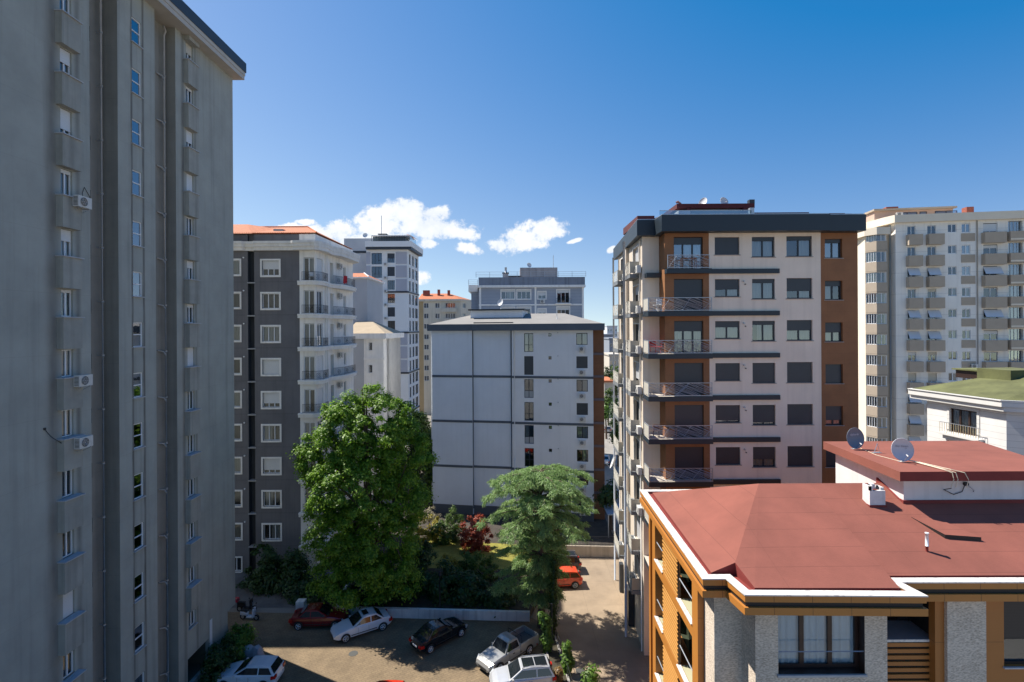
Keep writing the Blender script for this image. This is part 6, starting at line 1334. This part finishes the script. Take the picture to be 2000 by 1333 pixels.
    for sd in (1, -1):
        f0, f1 = .14, .86; za, zc = lerp(zb, zt, f0), lerp(zb, zt, f1); xr0, xr1 = lerp(g0, g1, f0)+.12, lerp(g0, g1, f1)+.12; xf0, xf1 = lerp(g3, g2, f0)-.14, lerp(g3, g2, f1)-.12; mid = (g1+g2)/2-.05
        if typ == 'hatch' or typ == 'suv' or typ == 'sedan':
            pane('side_window', [(xr0, sd*(wy(za)+.006), za), (mid-.04, sd*(wy(za)+.006), za), (mid-.04, sd*(wy(zc)+.006), zc), (xr1, sd*(wy(zc)+.006), zc)])
            pane('side_window', [(mid+.04, sd*(wy(za)+.006), za), (xf0, sd*(wy(za)+.006), za), (xf1, sd*(wy(zc)+.006), zc), (mid+.04, sd*(wy(zc)+.006), zc)])
        else: pane('side_window', [(xr0, sd*(wy(za)+.006), za), (xf0, sd*(wy(za)+.006), za), (xf1, sd*(wy(zc)+.006), zc), (xr1, sd*(wy(zc)+.006), zc)])
        b = MB(); b.box(g3-.28, g3-.16, sd*(hw*.95)-.09 if sd < 0 else hw*.95-.03, (sd*(hw*.95)+.03) if sd < 0 else hw*.95+.12, zb+.02, zb+.15, m); link('mirror', b.mesh('mirror'), o)
        zl = itp(.96, 1)-.10; b = MB(); b.prism([(fx(.925), sd*hw*.97), (fx(.985), sd*hw*.80), (fx(.99), sd*hw*.50), (fx(.93), sd*hw*.60)], zl-.10, lambda x, y: itp(min(1, (x+L/2)/L), 1)+.006 if True else 0, hl); link('headlight', b.mesh('headlight'), o)
        zl = itp(.02, 1)-.14; b = MB(); b.prism([(fx(-.004), sd*hw*.55), (fx(-.004), sd*hw*.88), (fx(.06), sd*hw*.985), (fx(.06), sd*hw*.6)], zl-.12, zl+.08, tl); link('tail_light', b.mesh('tail_light'), o)
    b = MB(); b.box(fx(.995), fx(1.004), -hw*.45, hw*.45, .30, .48, plas); link('grille', b.mesh('grille'), o)
    b = MB(); b.box(fx(-.005), fx(.0), -.26, .26, .52, .63, white); link('licence_plate', b.mesh('licence_plate'), o)
    for xw in wx:
        for sd in (1, -1):
            def wm():
                b = MB(); b.tube([(0, -.1, 0), (0, .1, 0)], wr_, tyre, 22); return b.mesh('wheel')
            wo_ = link('wheel', cached(('wh', wr_), wm), o, (xw, sd*(hw-.085), wr_))
            def rm():
                b = MB(); k = 20; rr = wr_*.66
                for s_ in (1, -1):
                    b.face([(rr*math.cos(6.283*i/k), s_*.102, rr*math.sin(6.283*i/k)) for i in range(k)], plas)
                    for i in range(5): a = i*1.2566; b.tube([(0, s_*.107, 0), (rr*.95*math.cos(a-.12), s_*.107, rr*.95*math.sin(a-.12))], .045, rim, 4); 
                    b.tube([(rr*math.cos(6.283*i/k), s_*.105, rr*math.sin(6.283*i/k)) for i in range(k+1)], .028, rim, 5)
                return b.mesh('rim')
            link('rim', cached(('rm', wr_), rm), wo_)
    if extra: extra(o, dict(g1=g1, g2=g2, zt=zt, wt=wt_, hw=hw, fx=fx, zb=zb))
    return o
def roofglass(x0f, x1f, wf, two=False):
    def ex(o, d):
        a, c = d['g1']+(d['g2']-d['g1'])*x0f, d['g1']+(d['g2']-d['g1'])*x1f; y = d['wt']*wf; z = d['zt']+.062
        b = MB()
        if two: mmid = (a+c)/2; b.box(a, mmid-.03, -y, y, z-.03, z, cg); b.box(mmid+.03, c, -y, y, z-.03, z, cg)
        else: b.box(a, c, -y, y, z-.03, z, cg)
        link('sunroof', b.mesh('sunroof'), o)
        if two:
            for sd in (1, -1): b = MB(); b.tube([(d['g1']+.05, sd*d['wt']*.93, d['zt']+.03), (d['g1']+.2, sd*d['wt']*.93, d['zt']+.09), (d['g2']-.2, sd*d['wt']*.93, d['zt']+.09), (d['g2'], sd*d['wt']*.93, d['zt']+.02)], .018, rim, 6); link('roof_rail', b.mesh('roof_rail'), o)
    return ex
def hd(p_rear, p_front): return math.degrees(math.atan2(p_front[1]-p_rear[1], p_front[0]-p_rear[0]))
def place(typ, rear, front, side_off):
    """from ground points of the near rear and front wheels: centre and heading (side_off = distance to the far side)"""
    a, c = gr(*rear), gr(*front); h = math.atan2(c.y-a.y, c.x-a.x); mid = (a+c)/2; n = Vector((-math.sin(h), math.cos(h), 0))
    if n.y < 0: n = -n
    return (mid.x+n.x*side_off, mid.y+n.y*side_off), math.degrees(h)
pc, h = place('sedan', (589, 1231), (650, 1229), .85); car('parked_car', 'sedan', pc, h, paint('dark_red_paint', (.17, .008, .012)), 'dark red sedan parked in the shade before the low wall')
pc, h = place('sedan', (742, 1234), (680, 1254), .85); car('parked_car', 'sedan', pc, h, paint('white_paint', (.62, .66, .70)), 'white sedan with dark sunroof parked at an angle beside the red car', extra=roofglass(.52, .92, .6))
pc, h = place('sedan', (845, 1274), (897, 1246), .85); car('parked_car', 'sedan', pc, h, paint('black_paint', (.006, .007, .012)), 'black sedan parked in tree shade in the middle of the lot')
pc, h = place('pickup', (1034, 1278), (978, 1313), .8); car('pickup_truck', 'pickup', pc, h, paint('silver_paint', (.36, .36, .35), .3, .35), 'old silver pickup truck with open load bed')
car('parked_car', 'suv', (.55, 34.9), 188, paint('silver_grey_paint', (.50, .51, .53), .3, .3), 'silver car with large glass roof at the bottom edge', extra=roofglass(.08, .95, .72, True))
pc, h = place('hatch', (509, 1349), (442, 1349), .85); car('parked_car', 'hatch', pc, h, paint('white_paint', (.62, .66, .70)), 'white hatchback seen from behind beside the tower bushes')
car('parked_car', 'hatch', (-8.9, 32.9), 180, paint('bright_red_paint', (.55, .035, .015)), 'bright red car whose roof just shows at the bottom edge')
car('parked_car', 'suv', (4.55, 51.6), 184, paint('charcoal_paint', (.05, .05, .055), .3, .3), 'dark grey estate car parked at the far wall of the driveway', extra=roofglass(.1, .9, .6, True))
car('parked_car', 'hatch', (4.35, 48.7), 184, paint('orange_red_paint', (.62, .07, .02)), 'orange red hatchback half hidden by the cedar')
# scooters
def scooter(p, h, m, label, box=None):
    o = thing('motor_scooter', (p[0], p[1], .01), label, 'scooter', None, R(h))
    b = MB(); b.prism([(-.75, -.14), (-.15, -.17), (-.1, 0), (-.15, .17), (-.75, .14), (-.82, 0)], .42, lambda x, y: .72-.12*abs(y)/.17+(.05 if x < -.6 else 0), m); b.prism([(-.2, -.16), (.42, -.17), (.42, .17), (-.2, .16)], .24, .34, m); b.prism([(.38, -.2), (.52, -.14), (.52, .14), (.38, .2)], .3, lambda x, y: 1.0-(x-.38)*.6, m); link('body', b.mesh('body', smooth_angle=50), o)
    b = MB(); b.prism([(-.78, -.12), (-.1, -.14), (-.1, .14), (-.78, .12)], .73, lambda x, y: .83-(y*y)*2, plas); link('seat', b.mesh('seat'), o)
    b = MB(); b.tube([(.42, -.34, 1.08), (.46, -.15, 1.05), (.46, .15, 1.05), (.42, .34, 1.08)], .025, plas, 8); b.box(.42, .54, -.1, .1, .94, 1.08, m); b.tube([(.46, .2, 1.05), (.44, .3, 1.25)], .012, plas); b.tube([(.44, .3, 1.22), (.44, .3, 1.32)], .05, plas, 8); b.tube([(.46, -.2, 1.05), (.44, -.3, 1.25)], .012, plas); b.tube([(.44, -.3, 1.22), (.44, -.3, 1.32)], .05, plas, 8); link('handlebar', b.mesh('handlebar'), o)
    b = MB(); b.tube([(.5, 0, .8), (.66, 0, .25)], .04, steel, 8); link('fork', b.mesh('fork'), o)
    for x in (-.58, .66):
        b = MB(); b.tube([(0, -.06, 0), (0, .06, 0)], .24, tyre, 18); wv = link('wheel', b.mesh('wheel'), o, (x, 0, .24)); b = MB(); b.tube([(0, -.065, 0), (0, .065, 0)], .14, rim, 14); link('rim', b.mesh('rim'), wv)
    if box: b = MB(); b.prism([(-1.1, -.2), (-.7, -.2), (-.7, .2), (-1.1, .2)], .85, lambda x, y: 1.22-.1*abs(y)/.2, box); link('top_box', b.mesh('top_box', smooth_angle=40), o)
p = gr(487, 1211); scooter((p.x, p.y), -8, paint('white_paint', (.62, .66, .70)), 'white motor scooter parked in the shade by the tower')
p = gr(474, 1202); scooter((p.x, p.y+.6), -2, plas, 'black scooter with red top box behind the white scooter', paint('pinkish_red_paint', (.42, .03, .05)))
# covered motorbike
b = MB(); p = gr(477, 1290); g = random.Random(2); k = 12; cov = mat('silver_cover', (.34, .35, .38), .45, .15, 3)
prof = [(-1.0, .25, .3), (-.8, .8, .34), (-.4, 1.0, .38), (0, .9, .4), (.35, 1.15, .42), (.65, 1.05, .36), (.95, .3, .26)]; ring_ = []
for (x, hh_, w_) in prof: ring_.append([(x, w_*math.cos(math.pi*i/k)*(1+g.uniform(-.08, .08)), .05+hh_*math.sin(math.pi*i/k)**.7*(1+g.uniform(-.05, .05))) for i in range(k+1)])
b.fr = Fr(-19.3, 37.9, -20)
for a, c in zip(ring_, ring_[1:]):
    for i in range(k): b.face([a[i], a[i+1], c[i+1], c[i]], cov, True)
b.face(ring_[0], cov); b.face(ring_[-1], cov); b.build('covered_motorbike', label='motorbike under a silver cover between the bush and the white hatchback', cat='motorbike')

# ================================================================ street seen between the two blocks
for i, (x, y, typ, m, lb) in enumerate([(16.6, 92.5, 'sedan', paint('white_paint', (.62, .66, .70)), 'white car parked far down the street gap'), (13.2, 69.5, 'suv', paint('grey_blue_paint', (.13, .17, .22), .3), 'grey car just past the brown edge of the plain block'), (22.3, 120, 'hatch', paint('silver_paint', (.36, .36, .35), .3, .35), 'silver car at the far end of the street gap')]):
    car('parked_car', typ, (x, y), 80, m, lb, group='cars along the far street')
gt = 'trees along the far street'
for i, (u, v, Y, ru, rv, m, lb) in enumerate([(1190, 725, 150, 11, 16, darkg, 'dark tree far down the street gap'), (1204, 740, 140, 9, 26, midg, 'green tree beside the far pole in the street gap'), (1188, 775, 120, 6, 18, midg, 'lighter tree left in the street gap'), (1203, 800, 105, 9, 24, darkg, 'dark tree right in the street gap'), (1208, 845, 90, 8, 20, midg, 'bushy tree low on the right in the street gap'), (1184, 805, 112, 5, 12, limeg, 'small bright tree beside the far street'), (1193, 960, 62, 12, 18, darkg, 'dark tree at the side wall of the plain block')]):
    l = lob(u, v, Y, ru, rv); tree('street_tree', (l[0], Y, 0), [l, (l[0]-.5, Y, l[2]-l[5]*.5, l[3]*.9, l[4]*.9, l[5]*.7)], 26, 60, .7, .38, m, lb, 'tree', gt, seed=80+i, limbs=3)
farw = mat('far_pale_render', (.55, .57, .6), .9, .05, .2); farg = mat('far_grey_render', (.22, .24, .28), .9, .05, .2); farc = mat('far_cream_render', (.5, .45, .38), .9, .05, .2)
def farb(u0, u1, v0, Y, m, label, rows=6, cols=3, roof_m=None, d=12):
    fr = Fr(0, Y, 0); x0, x1 = fr.su(u0, 660), fr.su(u1, 660); z1 = fr.sz((u0+u1)/2, v0)[1]; o = thing('distant_building', ((x0+x1)/2, Y, 0), label, 'building', 'distant buildings at the end of the street')
    hh = []; n = max(1, cols); w_ = (x1-x0)/n
    for r in range(rows):
        for c in range(n): hh.append((x0+w_*(c+.25), x0+w_*(c+.75), z1-1.0-3*(r+1)+.9, z1-1.0-3*(r+1)+2.3))
    hh = [h for h in hh if h[2] > 1]
    b = MB(fr); b.wall(x0, x1, 0, z1, hh, m, rev=.15); b.box(x0, x1, 2.5, d, 0, z1, m); b.face([(x0, 0, 0), (x0, 2.5, 0), (x0, 2.5, z1), (x0, 0, z1)], m); b.face([(x1, 0, 0), (x1, 2.5, 0), (x1, 2.5, z1), (x1, 0, z1)], m); b.build('wall', o)
    b = MB(fr); b.box(x0-.3, x1+.3, -.4, d+.3, z1, z1+.5, roof_m or m); b.build('roof', o)
    for h in hh: win(o, fr, h[0], h[2], h[1]-h[0], h[3]-h[2], n=1, dep=.12, m=white)
farb(1186, 1206, 638, 330, farw, 'white block farthest away in the street gap', 9, 4)
farb(1174, 1199, 655, 255, farg, 'grey block in the street gap behind the trees', 7, 4)
farb(1190, 1211, 663, 205, farg, 'dark grey block beside the far pole in the street gap', 6, 3)
farb(1190, 1212, 695, 150+18, farc, 'low cream house in the street gap', 4, 3)
farb(1180, 1198, 747, 138, farc, 'small house with red roof among trees in the street gap', 2, 3, tile)
farb(440, 560, 560, 120, farg, 'grey block hidden behind the dark building', 8, 8)
b = MB(); b.prism([(12.3, 57.5), (14.6, 57.5), (14.6, 57.8), (12.3, 57.8)], 0, 1.6, bw); b.build('street_wall', label='short wall at the side of the plain block near the pale post', cat='wall')
b = MB(); b.box(11.0, 14.2, 59.5, 63, 2.6, 2.75, mat('blue_grey_canopy', (.25, .33, .42), .5)); 
for x in (11.1, 14.1): b.box(x-.05, x+.05, 59.55, 59.65, 0, 2.6, steel)
b.build('canopy', label='pale blue flat canopy beside the brown edge of the plain block', cat='canopy')
for o in bpy.data.objects:
    if '_w' in o: del o['_w']
